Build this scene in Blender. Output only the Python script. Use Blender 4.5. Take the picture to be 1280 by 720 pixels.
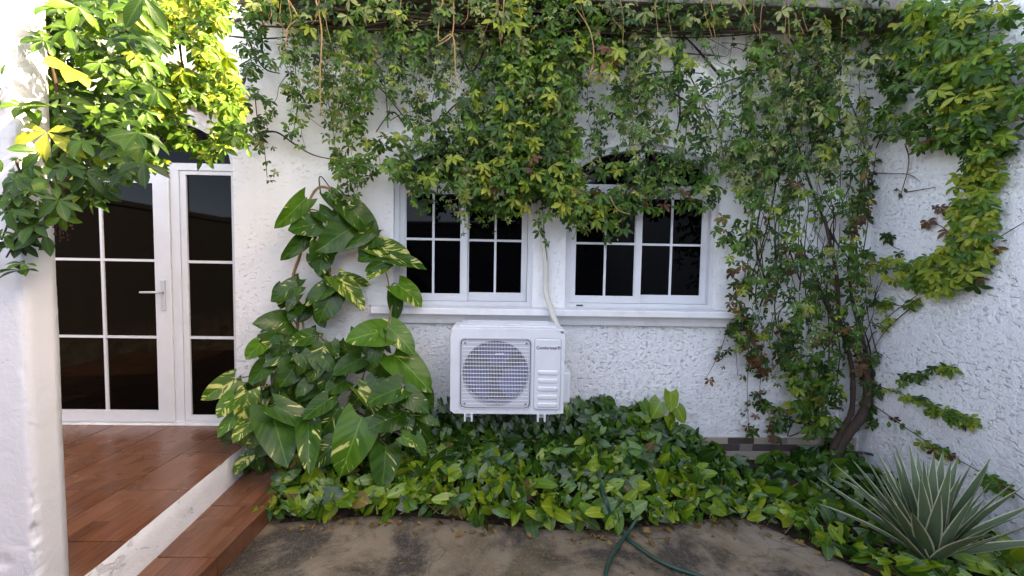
import bpy, bmesh, math, random
import numpy as np
from mathutils import Matrix, Vector, noise as mnoise

for o in list(bpy.data.objects): bpy.data.objects.remove(o)
scene = bpy.context.scene
COL = scene.collection
rnd = random.Random(7)
rad = math.radians

# ------------------------------------------------------------------ camera
FPX = 520.0
CAM = Vector((0.0, -3.35, 1.63))
YAW, PITCH, ROLL = rad(1.3), rad(-3.05), rad(0.95)
fw = Vector((math.sin(YAW)*math.cos(PITCH), math.cos(YAW)*math.cos(PITCH), math.sin(PITCH)))
r0 = Vector((math.cos(YAW), -math.sin(YAW), 0)); u0 = r0.cross(fw)
RT = r0*math.cos(ROLL) + u0*math.sin(ROLL)
UP = u0*math.cos(ROLL) - r0*math.sin(ROLL)
cd = bpy.data.cameras.new('camera'); cd.sensor_width = 36; cd.lens = 36*FPX/1280
cd.clip_start = .02; cd.clip_end = 600
cam = bpy.data.objects.new('camera', cd); COL.objects.link(cam)
cam.matrix_world = Matrix(((RT.x, UP.x, -fw.x, CAM.x), (RT.y, UP.y, -fw.y, CAM.y), (RT.z, UP.z, -fw.z, CAM.z), (0, 0, 0, 1)))
scene.camera = cam

def at(x, y, Y=None, Z=None, X=None):
    d = fw + RT*((x-640)/FPX) + UP*((360-y)/FPX)
    t = (Y-CAM.y)/d.y if Y is not None else ((Z-CAM.z)/d.z if Z is not None else (X-CAM.x)/d.x)
    return CAM + d*t

# ------------------------------------------------------------------ light
SUN_EL, SUN_PHI = 35.0, 11.0          # phi: degrees the sun stands in front of the house wall's plane
w = bpy.data.worlds.new('World'); scene.world = w; w.use_nodes = True
nt = w.node_tree; nt.nodes.clear()
sky = nt.nodes.new('ShaderNodeTexSky'); sky.sky_type = 'NISHITA'; sky.sun_disc = False
sky.sun_elevation = rad(SUN_EL); sky.sun_rotation = rad(90+SUN_PHI)
sky.air_density = 0.3; sky.dust_density = 1.0; sky.ozone_density = 0.0
bg = nt.nodes.new('ShaderNodeBackground'); bg.inputs[1].default_value = 0.15
wo = nt.nodes.new('ShaderNodeOutputWorld')
nt.links.new(sky.outputs[0], bg.inputs[0]); nt.links.new(bg.outputs[0], wo.inputs[0])
sd = bpy.data.lights.new('sun', 'SUN'); sd.energy = 2.1; sd.angle = rad(0.5); sd.color = (1.0, .93, .80)
sun = bpy.data.objects.new('sun', sd); COL.objects.link(sun)
tosun = Vector((math.cos(rad(SUN_PHI))*math.cos(rad(SUN_EL)), -math.sin(rad(SUN_PHI))*math.cos(rad(SUN_EL)), math.sin(rad(SUN_EL))))
sun.rotation_euler = tosun.to_track_quat('Z', 'Y').to_euler()
sun.location = (8, -6, 9)
vs = scene.view_settings
vs.view_transform = 'Standard'; vs.look = 'None'; vs.gamma = 1.0; vs.exposure = 4.1; vs.use_curve_mapping = False
vs.use_white_balance = True; vs.white_balance_temperature = 9700; vs.white_balance_tint = 12   # the phone's balance for open shade

# ------------------------------------------------------------------ material helpers
class NT:
    def __init__(s, name):
        s.m = bpy.data.materials.new(name); s.m.use_nodes = True
        s.t = s.m.node_tree; s.t.nodes.clear()
        s.out = s.n('ShaderNodeOutputMaterial')
    def n(s, typ, **kw):
        x = s.t.nodes.new(typ)
        for k, v in kw.items(): setattr(x, k, v)
        return x
    def l(s, a, b): s.t.links.new(a, b)
    def set(s, node, key, val):
        if hasattr(val, 'links') or isinstance(val, bpy.types.NodeSocket): s.l(val, node.inputs[key])
        else: node.inputs[key].default_value = val
    def math(s, op, a, b=0.0, clamp=False):
        x = s.n('ShaderNodeMath', operation=op, use_clamp=clamp)
        s.set(x, 0, a); s.set(x, 1, b); return x.outputs[0]
    def noise(s, vec, scale, detail=4, rough=.55, dist=0.0):
        x = s.n('ShaderNodeTexNoise'); s.set(x, 'Vector', vec)
        x.inputs['Scale'].default_value = scale; x.inputs['Detail'].default_value = detail
        x.inputs['Roughness'].default_value = rough; x.inputs['Distortion'].default_value = dist
        return x.outputs['Fac']
    def ramp(s, fac, *stops, interp='LINEAR'):
        x = s.n('ShaderNodeValToRGB'); x.color_ramp.interpolation = interp
        e = x.color_ramp.elements
        while len(e) < len(stops): e.new(.5)
        for el, (p, c) in zip(e, stops):
            el.position = p; el.color = (c, c, c, 1) if not hasattr(c, '__len__') else (*c, 1)
        s.set(x, 0, fac); return x.outputs[0]
    def mix(s, fac, a, b, blend='MIX'):
        x = s.n('ShaderNodeMix', data_type='RGBA', blend_type=blend)
        s.set(x, 0, fac)
        for k, v in ((6, a), (7, b)):
            if isinstance(v, bpy.types.NodeSocket): s.l(v, x.inputs[k])
            else: x.inputs[k].default_value = (*v, 1)
        return x.outputs[2]
    def maprange(s, v, a, b, c=0.0, d=1.0):
        x = s.n('ShaderNodeMapRange'); s.set(x, 0, v)
        for i, q in enumerate((a, b, c, d)): x.inputs[i+1].default_value = q
        return x.outputs[0]
    def mapping(s, vec, scale=(1, 1, 1), loc=(0, 0, 0), rot=(0, 0, 0)):
        x = s.n('ShaderNodeMapping'); s.l(vec, x.inputs[0])
        x.inputs['Scale'].default_value = scale; x.inputs['Location'].default_value = loc; x.inputs['Rotation'].default_value = rot
        return x.outputs[0]
    def pos(s): return s.n('ShaderNodeNewGeometry').outputs['Position']
    def obj(s): return s.n('ShaderNodeTexCoord').outputs['Object']
    def uv(s): return s.n('ShaderNodeTexCoord').outputs['UV']
    def bump(s, h, strength=.5, dist=.01, normal=None):
        x = s.n('ShaderNodeBump'); s.set(x, 'Height', h)
        x.inputs['Strength'].default_value = strength; x.inputs['Distance'].default_value = dist
        if normal is not None: s.l(normal, x.inputs['Normal'])
        return x.outputs[0]
    def bsdf(s, color, rough=.5, normal=None, spec=.5, metallic=0.0, **kw):
        x = s.n('ShaderNodeBsdfPrincipled')
        if isinstance(color, bpy.types.NodeSocket): s.l(color, x.inputs['Base Color'])
        else: x.inputs['Base Color'].default_value = (*color, 1)
        s.set(x, 'Roughness', rough); x.inputs['Specular IOR Level'].default_value = spec
        x.inputs['Metallic'].default_value = metallic
        for k, v in kw.items(): x.inputs[k].default_value = v
        if normal is not None: s.l(normal, x.inputs['Normal'])
        return x.outputs[0]
    def done(s, sh): s.l(sh, s.out.inputs[0]); return s.m

M = {}
def stucco(name, base, relief=1.0, dirt=.5, smooth_band=False):
    t = NT(name); p = t.pos()
    a = t.noise(t.mapping(p, (1, 1, 1.5)), 30, 3, .5, .05)
    plate = t.ramp(a, (.57, 0.0), (.66, .8), (.75, 1.0))
    b = t.noise(p, 75, 5, .65)
    big = t.noise(p, 3.1, 3, .5)
    h = t.math('ADD', t.math('MULTIPLY', plate, t.ramp(big, (.38, .25), (.6, 1.0))), t.math('ADD', t.math('MULTIPLY', b, .55), t.math('MULTIPLY', t.noise(p, 17, 3, .5), .9)))
    if smooth_band:            # trowelled plaster round the windows, rough coat elsewhere
        sx = t.n('ShaderNodeSeparateXYZ'); t.l(p, sx.inputs[0])
        wob = t.math('MULTIPLY', t.math('SUBTRACT', t.noise(p, 1.7, 3), .5), .5)
        z = t.math('ADD', sx.outputs['Z'], wob)
        f = t.maprange(z, 1.20, 1.34, 1.0, .42)
        h = t.math('MULTIPLY', h, f)
    nrm = t.bump(h, min(1, .7*relief), .022)
    st = t.noise(p, .9, 5, .6, .6)
    streak = t.noise(t.mapping(p, (7, 7, .7)), 1.0, 4, .6)
    c = t.mix(t.math('MULTIPLY', t.ramp(st, (.40, 0.0), (.72, 1.0)), .30*dirt), base, tuple(q*.6 for q in base))
    c = t.mix(t.math('MULTIPLY', t.ramp(streak, (.52, 0.0), (.75, 1.0)), .22*dirt), c, (.42, .40, .36))
    sz = t.n('ShaderNodeSeparateXYZ'); t.l(p, sz.inputs[0])
    spl = t.math('MULTIPLY', t.maprange(sz.outputs['Z'], .15, .75, 1.0, 0.0), t.ramp(t.noise(p, 7, 5, .7), (.42, 0.0), (.66, 1.0)))
    c = t.mix(t.math('MULTIPLY', spl, .5), c, (.40, .34, .26))       # soil splash
    if smooth_band:
        drip = t.math('MULTIPLY', t.ramp(t.noise(t.mapping(p, (9, 9, .35)), 1.0, 4, .65), (.55, 0.0), (.72, 1.0)), t.math('MULTIPLY', t.maprange(sz.outputs['Z'], .55, 1.16, 0.0, 1.0), t.math('LESS_THAN', sz.outputs['Z'], 1.18)))
        c = t.mix(t.math('MULTIPLY', drip, .35), c, (.38, .34, .28))
    sp = t.noise(p, 46, 3, .7)
    c = t.mix(t.math('MULTIPLY', t.ramp(sp, (.62, 0.0), (.72, 1.0)), .35*dirt), c, (.36, .33, .29))
    return t.done(t.bsdf(c, .88, nrm, .25))
M['stucco'] = stucco('white_rough_stucco', (.88, .87, .85), 1.2, .3, True)
M['stucco_side'] = stucco('white_side_stucco', (.86, .86, .86), 1.15, .3)
M['stucco_blocker'] = stucco('brown_blocker_stucco', (.07, .065, .055), .8, .2)  # for the added left wall, kept dark for little bounce and dim door reflections
M['stucco_far'] = stucco('grey_far_stucco', (.16, .165, .18), .6, 1.0)
def plaster(name, base, relief, worn):
    t = NT(name); p = t.pos()
    a = t.noise(p, 9, 6, .6, .4)
    b = t.noise(p, 60, 4, .6)
    chip = t.ramp(t.noise(p, 5.5, 6, .68, .8), (.60, 0.0), (.635, 1.0))
    h = t.math('SUBTRACT', t.math('ADD', a, t.math('MULTIPLY', b, .25)), t.math('MULTIPLY', chip, .7*worn))
    c = t.mix(t.math('MULTIPLY', t.ramp(t.noise(p, 2.6, 5, .65), (.42, 0.0), (.7, 1.0)), .35*worn), base, (.48, .46, .44))
    c = t.mix(t.math('MULTIPLY', chip, .45*worn), c, (.40, .37, .33))
    return t.done(t.bsdf(c, .75, t.bump(h, .5*relief, .02), .3))
M['pillar'] = plaster('white_painted_plaster', (.60, .60, .61), .7, .35)
M['riser'] = plaster('worn_white_riser', (.74, .74, .74), 1.2, .9)
M['ledge'] = plaster('weathered_ledge', (.13, .11, .09), 1.2, 1.0)
def paint(name, base, rough=.4, var=.12):
    t = NT(name); p = t.pos()
    c = t.mix(t.math('MULTIPLY', t.ramp(t.noise(p, 6, 5, .65), (.45, 0.0), (.75, 1.0)), var), base, (.42, .39, .34))
    return t.done(t.bsdf(c, t.maprange(t.noise(p, 20, 3), .3, .7, rough-.06, rough+.1), t.bump(t.noise(p, 90, 3), .08, .003), .4))
M['frame'] = paint('white_window_frame', (.67, .68, .69), .35, .18)
M['sill'] = paint('white_sill', (.78, .78, .77), .6, .35)
M['ac'] = paint('white_metal_casing', (.70, .72, .74), .38, .22)
M['ac_grey'] = paint('grey_inner_panel', (.42, .44, .47), .45, .1)
M['ac_plate'] = paint('pale_grey_fan_plate', (.52, .54, .57), .45, .1)
M['wire'] = paint('white_wire', (.74, .75, .78), .4, .05)
M['fan'] = paint('blue_grey_fan', (.035, .06, .26), .35, .1)
M['coil'] = paint('dark_coil', (.012, .016, .06), .5, .1)
M['ink'] = paint('dark_blue_ink', (.015, .02, .05), .5, 0)
M['pipe'] = paint('aged_cream_pipe_wrap', (.62, .60, .53), .7, .3)
M['metal'] = NT('brushed_metal'); M['metal'] = M['metal'].done(M['metal'].bsdf((.62, .62, .62), .35, None, .5, 1.0))
M['handle'] = paint('satin_grey_handle', (.52, .53, .55), .35, .1)
M['rubber'] = paint('dark_rubber', (.02, .02, .022), .7, .1)
t = NT('dark_window_glass'); p = t.pos()
M['glass'] = t.done(t.bsdf((.0006, .0006, .0009), .03, t.bump(t.noise(p, 2.2, 2), .05, .01), .075))
t = NT('grout'); M['grout'] = t.done(t.bsdf((.46, .36, .28), .9))
# wood-look floor tile
t = NT('wood_look_tile'); p = t.obj()
pr = t.n('ShaderNodeObjectInfo').outputs['Random']
sx = t.n('ShaderNodeSeparateXYZ'); t.l(p, sx.inputs[0])
xs = t.math('ADD', t.math('MULTIPLY', sx.outputs['X'], 11.2), t.math('MULTIPLY', pr, 7.0))
strip = t.math('FLOOR', xs)
wn = t.n('ShaderNodeTexWhiteNoise', noise_dimensions='2D')
cmb = t.n('ShaderNodeCombineXYZ'); t.l(strip, cmb.inputs[0])
yo = t.math('FLOOR', t.math('ADD', t.math('MULTIPLY', sx.outputs['Y'], 3.3), t.math('MULTIPLY', t.math('SINE', t.math('MULTIPLY', strip, 12.9)), 2.0)))
t.l(yo, cmb.inputs[1]); t.l(cmb.outputs[0], wn.inputs['Vector'])
pl = wn.outputs['Value']
wv = t.n('ShaderNodeVectorMath', operation='ADD'); t.l(t.mapping(t.pos(), (34, 2.4, 3)), wv.inputs[0]); t.l(wn.outputs['Color'], wv.inputs[1])
gr = t.noise(wv.outputs[0], 2.4, 5, .6, .15)
c = t.ramp(t.math('ADD', t.math('MULTIPLY', gr, .75), t.math('MULTIPLY', pl, .30)), (.25, (.080, .028, .015)), (.50, (.150, .056, .028)), (.78, (.21, .086, .045)))
dirt = t.ramp(t.noise(t.pos(), 2.2, 3, .5), (.40, 0.0), (.75, 1.0))
c = t.mix(t.math('MULTIPLY', dirt, .16), c, (.26, .17, .12))
fr = t.math('FRACT', xs)
line = t.math('LESS_THAN', fr, .035)
c = t.mix(t.math('MULTIPLY', line, .55), c, (.04, .014, .008))
M['tile'] = t.done(t.bsdf(c, t.maprange(dirt, 0, 1, .16, .40), t.bump(gr, .06, .004), .5))
# concrete slab ground
t = NT('stained_concrete'); p = t.pos()
n1 = t.noise(p, 1.35, 6, .62, .7); n2 = t.noise(p, 2.3, 6, .68, .4); n3 = t.noise(p, 38, 5, .7); n4 = t.noise(t.mapping(p, (1, 1, 1), (7.3, 2.1, 0)), 1.7, 5, .6, .5)
c = t.ramp(n1, (.3, (.17, .115, .066)), (.5, (.25, .19, .125)), (.7, (.32, .27, .21)))
c = t.mix(t.math('MULTIPLY', t.ramp(n2, (.47, 0.0), (.60, 1.0)), .88), c, (.026, .021, .017))
c = t.mix(t.math('MULTIPLY', t.ramp(n4, (.55, 0.0), (.68, 1.0)), .6), c, (.060, .046, .018))
c = t.mix(t.math('MULTIPLY', t.ramp(n3, (.50, 0.0), (.70, 1.0)), .40), c, (.26, .22, .18))
grit = t.noise(p, 160, 4, .75)
c = t.mix(t.math('MULTIPLY', t.ramp(grit, (.55, 0.0), (.66, 1.0)), .55), c, (.34, .30, .26))
c = t.mix(t.math('MULTIPLY', t.ramp(grit, (.36, 1.0), (.44, 0.0)), .6), c, (.018, .015, .012))
vo = t.n('ShaderNodeTexVoronoi', feature='DISTANCE_TO_EDGE'); vo.inputs['Scale'].default_value = .9
wv2 = t.n('ShaderNodeVectorMath', operation='ADD'); t.l(p, wv2.inputs[0]); nz = t.n('ShaderNodeTexNoise'); nz.inputs['Scale'].default_value = 4; t.l(p, nz.inputs['Vector'])
sc2 = t.n('ShaderNodeVectorMath', operation='SCALE'); t.l(nz.outputs['Color'], sc2.inputs[0]); sc2.inputs['Scale'].default_value = .35; t.l(sc2.outputs[0], wv2.inputs[1]); t.l(wv2.outputs[0], vo.inputs['Vector'])
crk = t.ramp(vo.outputs['Distance'], (.0, 1.0), (.005, 0.0))
c = t.mix(t.math('MULTIPLY', crk, .28), c, (.02, .016, .013))
h = t.math('SUBTRACT', t.math('ADD', t.math('ADD', t.math('MULTIPLY', n3, .6), t.math('MULTIPLY', grit, .5)), t.math('MULTIPLY', n2, .6)), t.math('MULTIPLY', crk, .4))
M['ground'] = t.done(t.bsdf(c, .85, t.bump(h, .6, .02), .25))
t = NT('dark_soil'); p = t.pos()
c = t.ramp(t.noise(p, 18, 6, .7), (.35, (.018, .012, .008)), (.7, (.075, .05, .032)))
M['soil'] = t.done(t.bsdf(c, .95, t.bump(t.noise(p, 40, 5, .7), .8, .03), .2))
# plinth tile, varied per tile
t = NT('plinth_tile'); p = t.pos(); rr = t.n('ShaderNodeObjectInfo').outputs['Random']
c = t.ramp(rr, (0, (.05, .03, .028)), (.30, (.08, .05, .045)), (.36, (.40, .33, .25)), (.7, (.46, .42, .36)), (.76, (.20, .17, .14)), interp='CONSTANT')
c = t.mix(t.math('MULTIPLY', t.noise(p, 30, 5, .7), .35), c, (.2, .17, .14))
M['plinth'] = t.done(t.bsdf(c, .7, t.bump(t.noise(p, 50, 4), .3, .004), .3))
# bark
def bark(name, a, b):
    t = NT(name); p = t.pos()
    n = t.noise(t.mapping(p, (60, 60, 14)), 1.0, 5, .7)
    return t.done(t.bsdf(t.mix(n, a, b), .9, t.bump(n, .6, .006), .2))
M['bark'] = bark('vine_bark', (.030, .019, .014), (.11, .072, .055))
M['twig'] = bark('dark_twig', (.022, .014, .010), (.075, .048, .032))
M['tan_twig'] = bark('tan_aerial_root', (.20, .11, .05), (.42, .26, .13))
M['stalk'] = bark('green_stalk', (.10, .11, .04), (.24, .20, .09))
M['red_twig'] = bark('reddish_twig', (.06, .016, .012), (.13, .045, .035))
M['berry'] = paint('dark_red_berry', (.09, .02, .018), .5, .1)
# leaves
def leafmat(name, ca, cb, cc, rough=.42, trans=.32, tr_tint=(1.25, 1.35, .55), vein=.25, blotch=None, spec=.30):
    t = NT(name)
    if ca[1] > ca[0]: ca, cb, cc = [(q[0]*1.08, q[1]*1.10, q[2]*.7) for q in (ca, cb, cc)]
    at_ = t.n('ShaderNodeAttribute', attribute_name='tint').outputs['Fac']
    r = t.math('FRACT', t.math('ADD', at_, t.n('ShaderNodeObjectInfo').outputs['Random']))
    c = t.ramp(r, (.0, ca), (.5, cb), (1.0, cc))
    p = t.pos()
    c = t.mix(t.math('MULTIPLY', t.ramp(t.noise(p, 45, 3, .6), (.45, 0.0), (.75, 1.0)), .3), c, tuple(x*.55 for x in cb))
    if blotch: c = t.mix(t.math('MULTIPLY', t.ramp(t.noise(p, 14, 4, .65), (.58, 0.0), (.68, 1.0)), .7), c, blotch)
    u = t.n('ShaderNodeSeparateXYZ'); t.l(t.uv(), u.inputs[0])
    au = t.math('ABSOLUTE', u.outputs['X'])
    rib = t.math('SUBTRACT', 1.0, t.maprange(au, 0.0, .14))
    c = t.mix(t.math('MULTIPLY', rib, vein), c, tuple(min(1, x*2.2+.03) for x in cc))
    lat = t.math('SINE', t.math('MULTIPLY', t.math('SUBTRACT', u.outputs['Y'], t.math('MULTIPLY', au, .45)), 46.0))
    nrm = t.bump(lat, .12, .004)
    s1 = t.bsdf(c, rough, nrm, spec)
    tl = t.n('ShaderNodeBsdfTranslucent')
    t.l(t.mix(1.0, c, tr_tint, 'MULTIPLY'), tl.inputs[0])
    mx = t.n('ShaderNodeMixShader'); mx.inputs[0].default_value = trans
    t.l(s1, mx.inputs[1]); t.l(tl.outputs[0], mx.inputs[2])
    return t.done(mx.outputs[0])
M['l_dark'] = leafmat('creeper_leaf_dark_green', (.011, .036, .010), (.020, .058, .014), (.034, .085, .020))
M['l_mid'] = leafmat('creeper_leaf_green', (.034, .092, .016), (.056, .128, .022), (.085, .165, .030))
M['l_lime'] = leafmat('creeper_leaf_yellow_green', (.13, .205, .030), (.20, .255, .042), (.30, .30, .060), trans=.38)
M['l_pale'] = leafmat('creeper_leaf_pale_sage', (.14, .17, .085), (.20, .225, .12), (.25, .26, .15), rough=.55)
M['l_red'] = leafmat('creeper_leaf_russet', (.085, .030, .018), (.14, .065, .025), (.21, .12, .035), tr_tint=(1.3, .8, .5))
M['g_dark'] = leafmat('ground_leaf_dark_green', (.008, .032, .007), (.015, .052, .010), (.028, .080, .014), rough=.22, trans=.10, spec=.5)
M['g_mid'] = leafmat('ground_leaf_green', (.028, .085, .012), (.048, .120, .016), (.080, .160, .022), rough=.22, trans=.12, spec=.5)
M['g_lime'] = leafmat('ground_leaf_yellow_green', (.095, .18, .016), (.155, .235, .022), (.24, .29, .036), rough=.24, trans=.16, spec=.5)
M['g_brown'] = leafmat('withered_leaf', (.12, .07, .025), (.22, .13, .045), (.33, .21, .08), rough=.7)
def pothos(name, green, green2, cream_amt, cream=(.60, .58, .19)):
    t = NT(name); green, green2 = [(q[0]*1.25, q[1]*1.12, q[2]*.6) for q in (green, green2)]
    at_ = t.n('ShaderNodeAttribute', attribute_name='tint').outputs['Fac']
    r = t.math('ADD', at_, t.n('ShaderNodeObjectInfo').outputs['Random'])
    u = t.n('ShaderNodeSeparateXYZ'); t.l(t.uv(), u.inputs[0])
    au = t.math('ABSOLUTE', u.outputs['X'])
    side = t.math('SIGN', u.outputs['X'])
    v = t.math('SUBTRACT', u.outputs['Y'], t.math('MULTIPLY', au, .42))
    cm = t.n('ShaderNodeCombineXYZ')
    t.l(t.math('MULTIPLY', au, 1.1), cm.inputs[0]); t.l(t.math('MULTIPLY', v, 9.0), cm.inputs[1])
    t.l(t.math('ADD', t.math('MULTIPLY', r, 37.0), t.math('MULTIPLY', side, 3.3)), cm.inputs[2])
    st = t.noise(cm.outputs[0], 1.0, 4, .55, .25)
    cm2 = t.n('ShaderNodeCombineXYZ')
    t.l(t.math('MULTIPLY', au, 1.0), cm2.inputs[0]); t.l(t.math('MULTIPLY', v, 2.2), cm2.inputs[1]); t.l(t.math('ADD', t.math('MULTIPLY', r, 51.0), t.math('MULTIPLY', side, 7.1)), cm2.inputs[2])
    sb = t.noise(cm2.outputs[0], 1.0, 2, .5)
    f = t.math('ADD', t.math('MULTIPLY', st, .55), t.math('MULTIPLY', sb, .45))
    edge = .66 - .16*cream_amt
    mask = t.ramp(f, (edge, 0.0), (edge+.035, 1.0))
    c = t.mix(t.ramp(t.noise(cm.outputs[0], .7, 3), (.35, 0.0), (.65, 1.0)), green, green2)
    c = t.mix(t.math('MULTIPLY', mask, .9), c, cream)
    rib = t.math('SUBTRACT', 1.0, t.maprange(au, 0.0, .05))
    c = t.mix(t.math('MULTIPLY', rib, .55), c, tuple(x*2.4+.02 for x in green2))
    lat = t.math('SINE', t.math('MULTIPLY', v, 44.0))
    s1 = t.bsdf(c, .27, t.bump(t.math('ADD', t.math('MULTIPLY', lat, .5), t.math('MULTIPLY', rib, -1.5)), .10, .005), .26)
    tl = t.n('ShaderNodeBsdfTranslucent'); t.l(t.mix(1.0, c, (1.2, 1.3, .6), 'MULTIPLY'), tl.inputs[0])
    mx = t.n('ShaderNodeMixShader'); mx.inputs[0].default_value = .10
    t.l(s1, mx.inputs[1]); t.l(tl.outputs[0], mx.inputs[2])
    return t.done(mx.outputs[0])
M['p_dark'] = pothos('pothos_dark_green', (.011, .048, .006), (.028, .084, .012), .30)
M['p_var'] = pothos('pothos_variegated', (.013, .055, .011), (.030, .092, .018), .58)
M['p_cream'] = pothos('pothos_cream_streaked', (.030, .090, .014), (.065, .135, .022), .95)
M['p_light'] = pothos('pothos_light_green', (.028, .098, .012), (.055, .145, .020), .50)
# agave leaf: grey-green blade with cream margins (by its own uv)
t = NT('agave_leaf'); u = t.n('ShaderNodeSeparateXYZ'); t.l(t.uv(), u.inputs[0])
au = t.math('ABSOLUTE', u.outputs['X'])
wob = t.math('MULTIPLY', t.math('SUBTRACT', t.noise(t.pos(), 30, 3), .5), .16)
mar = t.ramp(t.math('ADD', au, wob), (.76, 0.0), (.83, 1.0))
rr = t.n('ShaderNodeObjectInfo').outputs['Random']
g = t.mix(rr, (.075, .13, .060), (.125, .18, .09))
g = t.mix(t.math('MULTIPLY', t.noise(t.mapping(t.uv(), (9, 1.2, 1)), 3, 3), .4), g, (.14, .18, .10))
c = t.mix(mar, g, (.56, .56, .38))
tip = t.ramp(u.outputs['Y'], (.95, 0.0), (1.0, 1.0))
c = t.mix(tip, c, (.06, .035, .02))
M['agave'] = t.done(t.bsdf(c, .42, None, .4))
M['agave_dry'] = bark('dry_agave_leaf', (.06, .035, .025), (.22, .14, .09))
t = NT('green_hose'); M['hose'] = t.done(t.bsdf(t.mix(t.noise(t.pos(), 14, 4), (.005, .035, .022), (.02, .075, .052)), .38, None, .5))

# ------------------------------------------------------------------ mesh helpers
class MB:
    def __init__(s): s.v = []; s.f = []; s.uv = []; s.mi = []; s.sm = []
    def face(s, idx, uv=None, mi=0, smooth=False):
        s.f.append(tuple(idx)); s.uv.append(uv); s.mi.append(mi); s.sm.append(smooth)
    def quad(s, a, b, c, d, mi=0):
        k = len(s.v); s.v += [tuple(a), tuple(b), tuple(c), tuple(d)]; s.face((k, k+1, k+2, k+3), None, mi)
    def box(s, x0, x1, y0, y1, z0, z1, bev=0.0, mi=0):
        if bev:
            bm = bmesh.new(); bmesh.ops.create_cube(bm, size=1)
            for v in bm.verts: v.co = ((x0+x1)/2+v.co.x*(x1-x0), (y0+y1)/2+v.co.y*(y1-y0), (z0+z1)/2+v.co.z*(z1-z0))
            bmesh.ops.bevel(bm, geom=bm.edges[:], offset=bev, segments=2, affect='EDGES', profile=.6)
            k = len(s.v); bm.verts.index_update()
            s.v += [tuple(v.co) for v in bm.verts]
            for f in bm.faces: s.face([k+v.index for v in f.verts], None, mi)
            bm.free(); return
        k = len(s.v)
        s.v += [(x, y, z) for z in (z0, z1) for (x, y) in ((x0, y0), (x1, y0), (x1, y1), (x0, y1))]
        for f in ((0, 3, 2, 1), (4, 5, 6, 7), (0, 1, 5, 4), (1, 2, 6, 5), (2, 3, 7, 6), (3, 0, 4, 7)):
            s.face([k+i for i in f], None, mi)
    def extrude_poly(s, pts, y0, y1, mi=0):       # pts in (x,z), ccw seen from -Y
        k = len(s.v); n = len(pts)
        s.v += [(x, y0, z) for x, z in pts] + [(x, y1, z) for x, z in pts]
        s.face(range(k, k+n), None, mi); s.face(range(k+2*n-1, k+n-1, -1), None, mi)
        for i in range(n): j = (i+1) % n; s.face((k+j, k+i, k+n+i, k+n+j), None, mi)
    def ring(s, outer, inner, y0, y1, mi=0, closed=True):   # matching point lists
        n = len(outer); k = len(s.v)
        for pl in (outer, inner):
            for y in (y0, y1): s.v += [(x, y, z) for x, z in pl]
        m = n if closed else n-1
        for i in range(m):
            j = (i+1) % n
            O0, O1, I0, I1 = k, k+n, k+2*n, k+3*n
            s.face((O0+i, O0+j, I0+j, I0+i), None, mi); s.face((O1+j, O1+i, I1+i, I1+j), None, mi)
            s.face((O0+j, O0+i, O1+i, O1+j), None, mi); s.face((I0+i, I0+j, I1+j, I1+i), None, mi)
        if not closed:
            for i in (0, n-1): s.face((k+i, k+2*n+i, k+3*n+i, k+n+i), None, mi)
    def tube(s, pts, r0, r1=None, n=6, wob=0.0, cap=True):
        r1 = r0 if r1 is None else r1
        pts = [Vector(p) for p in pts]; k0 = len(s.v); m = len(pts)
        prev = None
        for i, p in enumerate(pts):
            d = (pts[min(i+1, m-1)]-pts[max(i-1, 0)])
            d = d.normalized() if d.length > 1e-9 else Vector((0, 0, 1))
            if prev is None:
                a = d.orthogonal().normalized()
            else:
                a = (prev - d*prev.dot(d)); a = a.normalized() if a.length > 1e-6 else d.orthogonal().normalized()
            prev = a; b = d.cross(a)
            r = r0+(r1-r0)*i/max(1, m-1); r *= 1+wob*rnd.uniform(-1, 1)
            for q in range(n):
                an = 2*math.pi*q/n
                s.v.append(tuple(p+(a*math.cos(an)+b*math.sin(an))*r))
        for i in range(m-1):
            for q in range(n):
                q2 = (q+1) % n; A = k0+i*n; B = A+n
                s.face((A+q, A+q2, B+q2, B+q), None, 0, True)
        if cap:
            s.face([k0+q for q in range(n)][::-1]); s.face([k0+(m-1)*n+q for q in range(n)])
    def mesh(s, name, mats):
        me = bpy.data.meshes.new(name); me.from_pydata(s.v, [], s.f)
        for m in (mats if isinstance(mats, (list, tuple)) else [mats]): me.materials.append(m)
        me.polygons.foreach_set('material_index', s.mi); me.polygons.foreach_set('use_smooth', s.sm)
        if any(u is not None for u in s.uv):
            ul = me.uv_layers.new(name='UVMap'); flat = []
            for f, u in zip(s.f, s.uv):
                for q in range(len(f)): flat += list(u[q]) if u else [0, 0]
            ul.data.foreach_set('uv', flat)
        me.update(); return me
    def build(s, name, mats, parent=None, origin=None):
        if origin is not None:
            s.v = [(x-origin[0], y-origin[1], z-origin[2]) for x, y, z in s.v]
        o = bpy.data.objects.new(name, s.mesh(name, mats)); COL.objects.link(o)
        if origin is not None: o.location = origin
        if parent is not None: o.parent = parent; o.matrix_parent_inverse = pinv(parent)
        return o
class TubeSet:                      # a set of tubes, each built as a part of its own
    def __init__(s): s.l = []
    def tube(s, *a, **k): m = MB(); m.tube(*a, **k); s.l.append(m)
    def build(s, name, mat, parent):
        for m in s.l: o = m.build(name, mat, parent)
        return o
def pinv(p):
    q = p
    mm = Matrix.Identity(4)
    while q is not None:
        mm = Matrix.Translation(q.location) @ mm
        if q.parent is not None: mm = q.matrix_parent_inverse @ mm
        q = q.parent
    return mm.inverted()
def tag(o, label=None, cat=None, group=None, kind=None):
    if label: o['label'] = label
    if cat: o['category'] = cat
    if group: o['group'] = group
    if kind: o['kind'] = kind
    return o
def thing(name, loc, label, cat, group=None):
    o = bpy.data.objects.new(name, None); COL.objects.link(o); o.location = loc; o.empty_display_size = .1
    return tag(o, label, cat, group)
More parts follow.
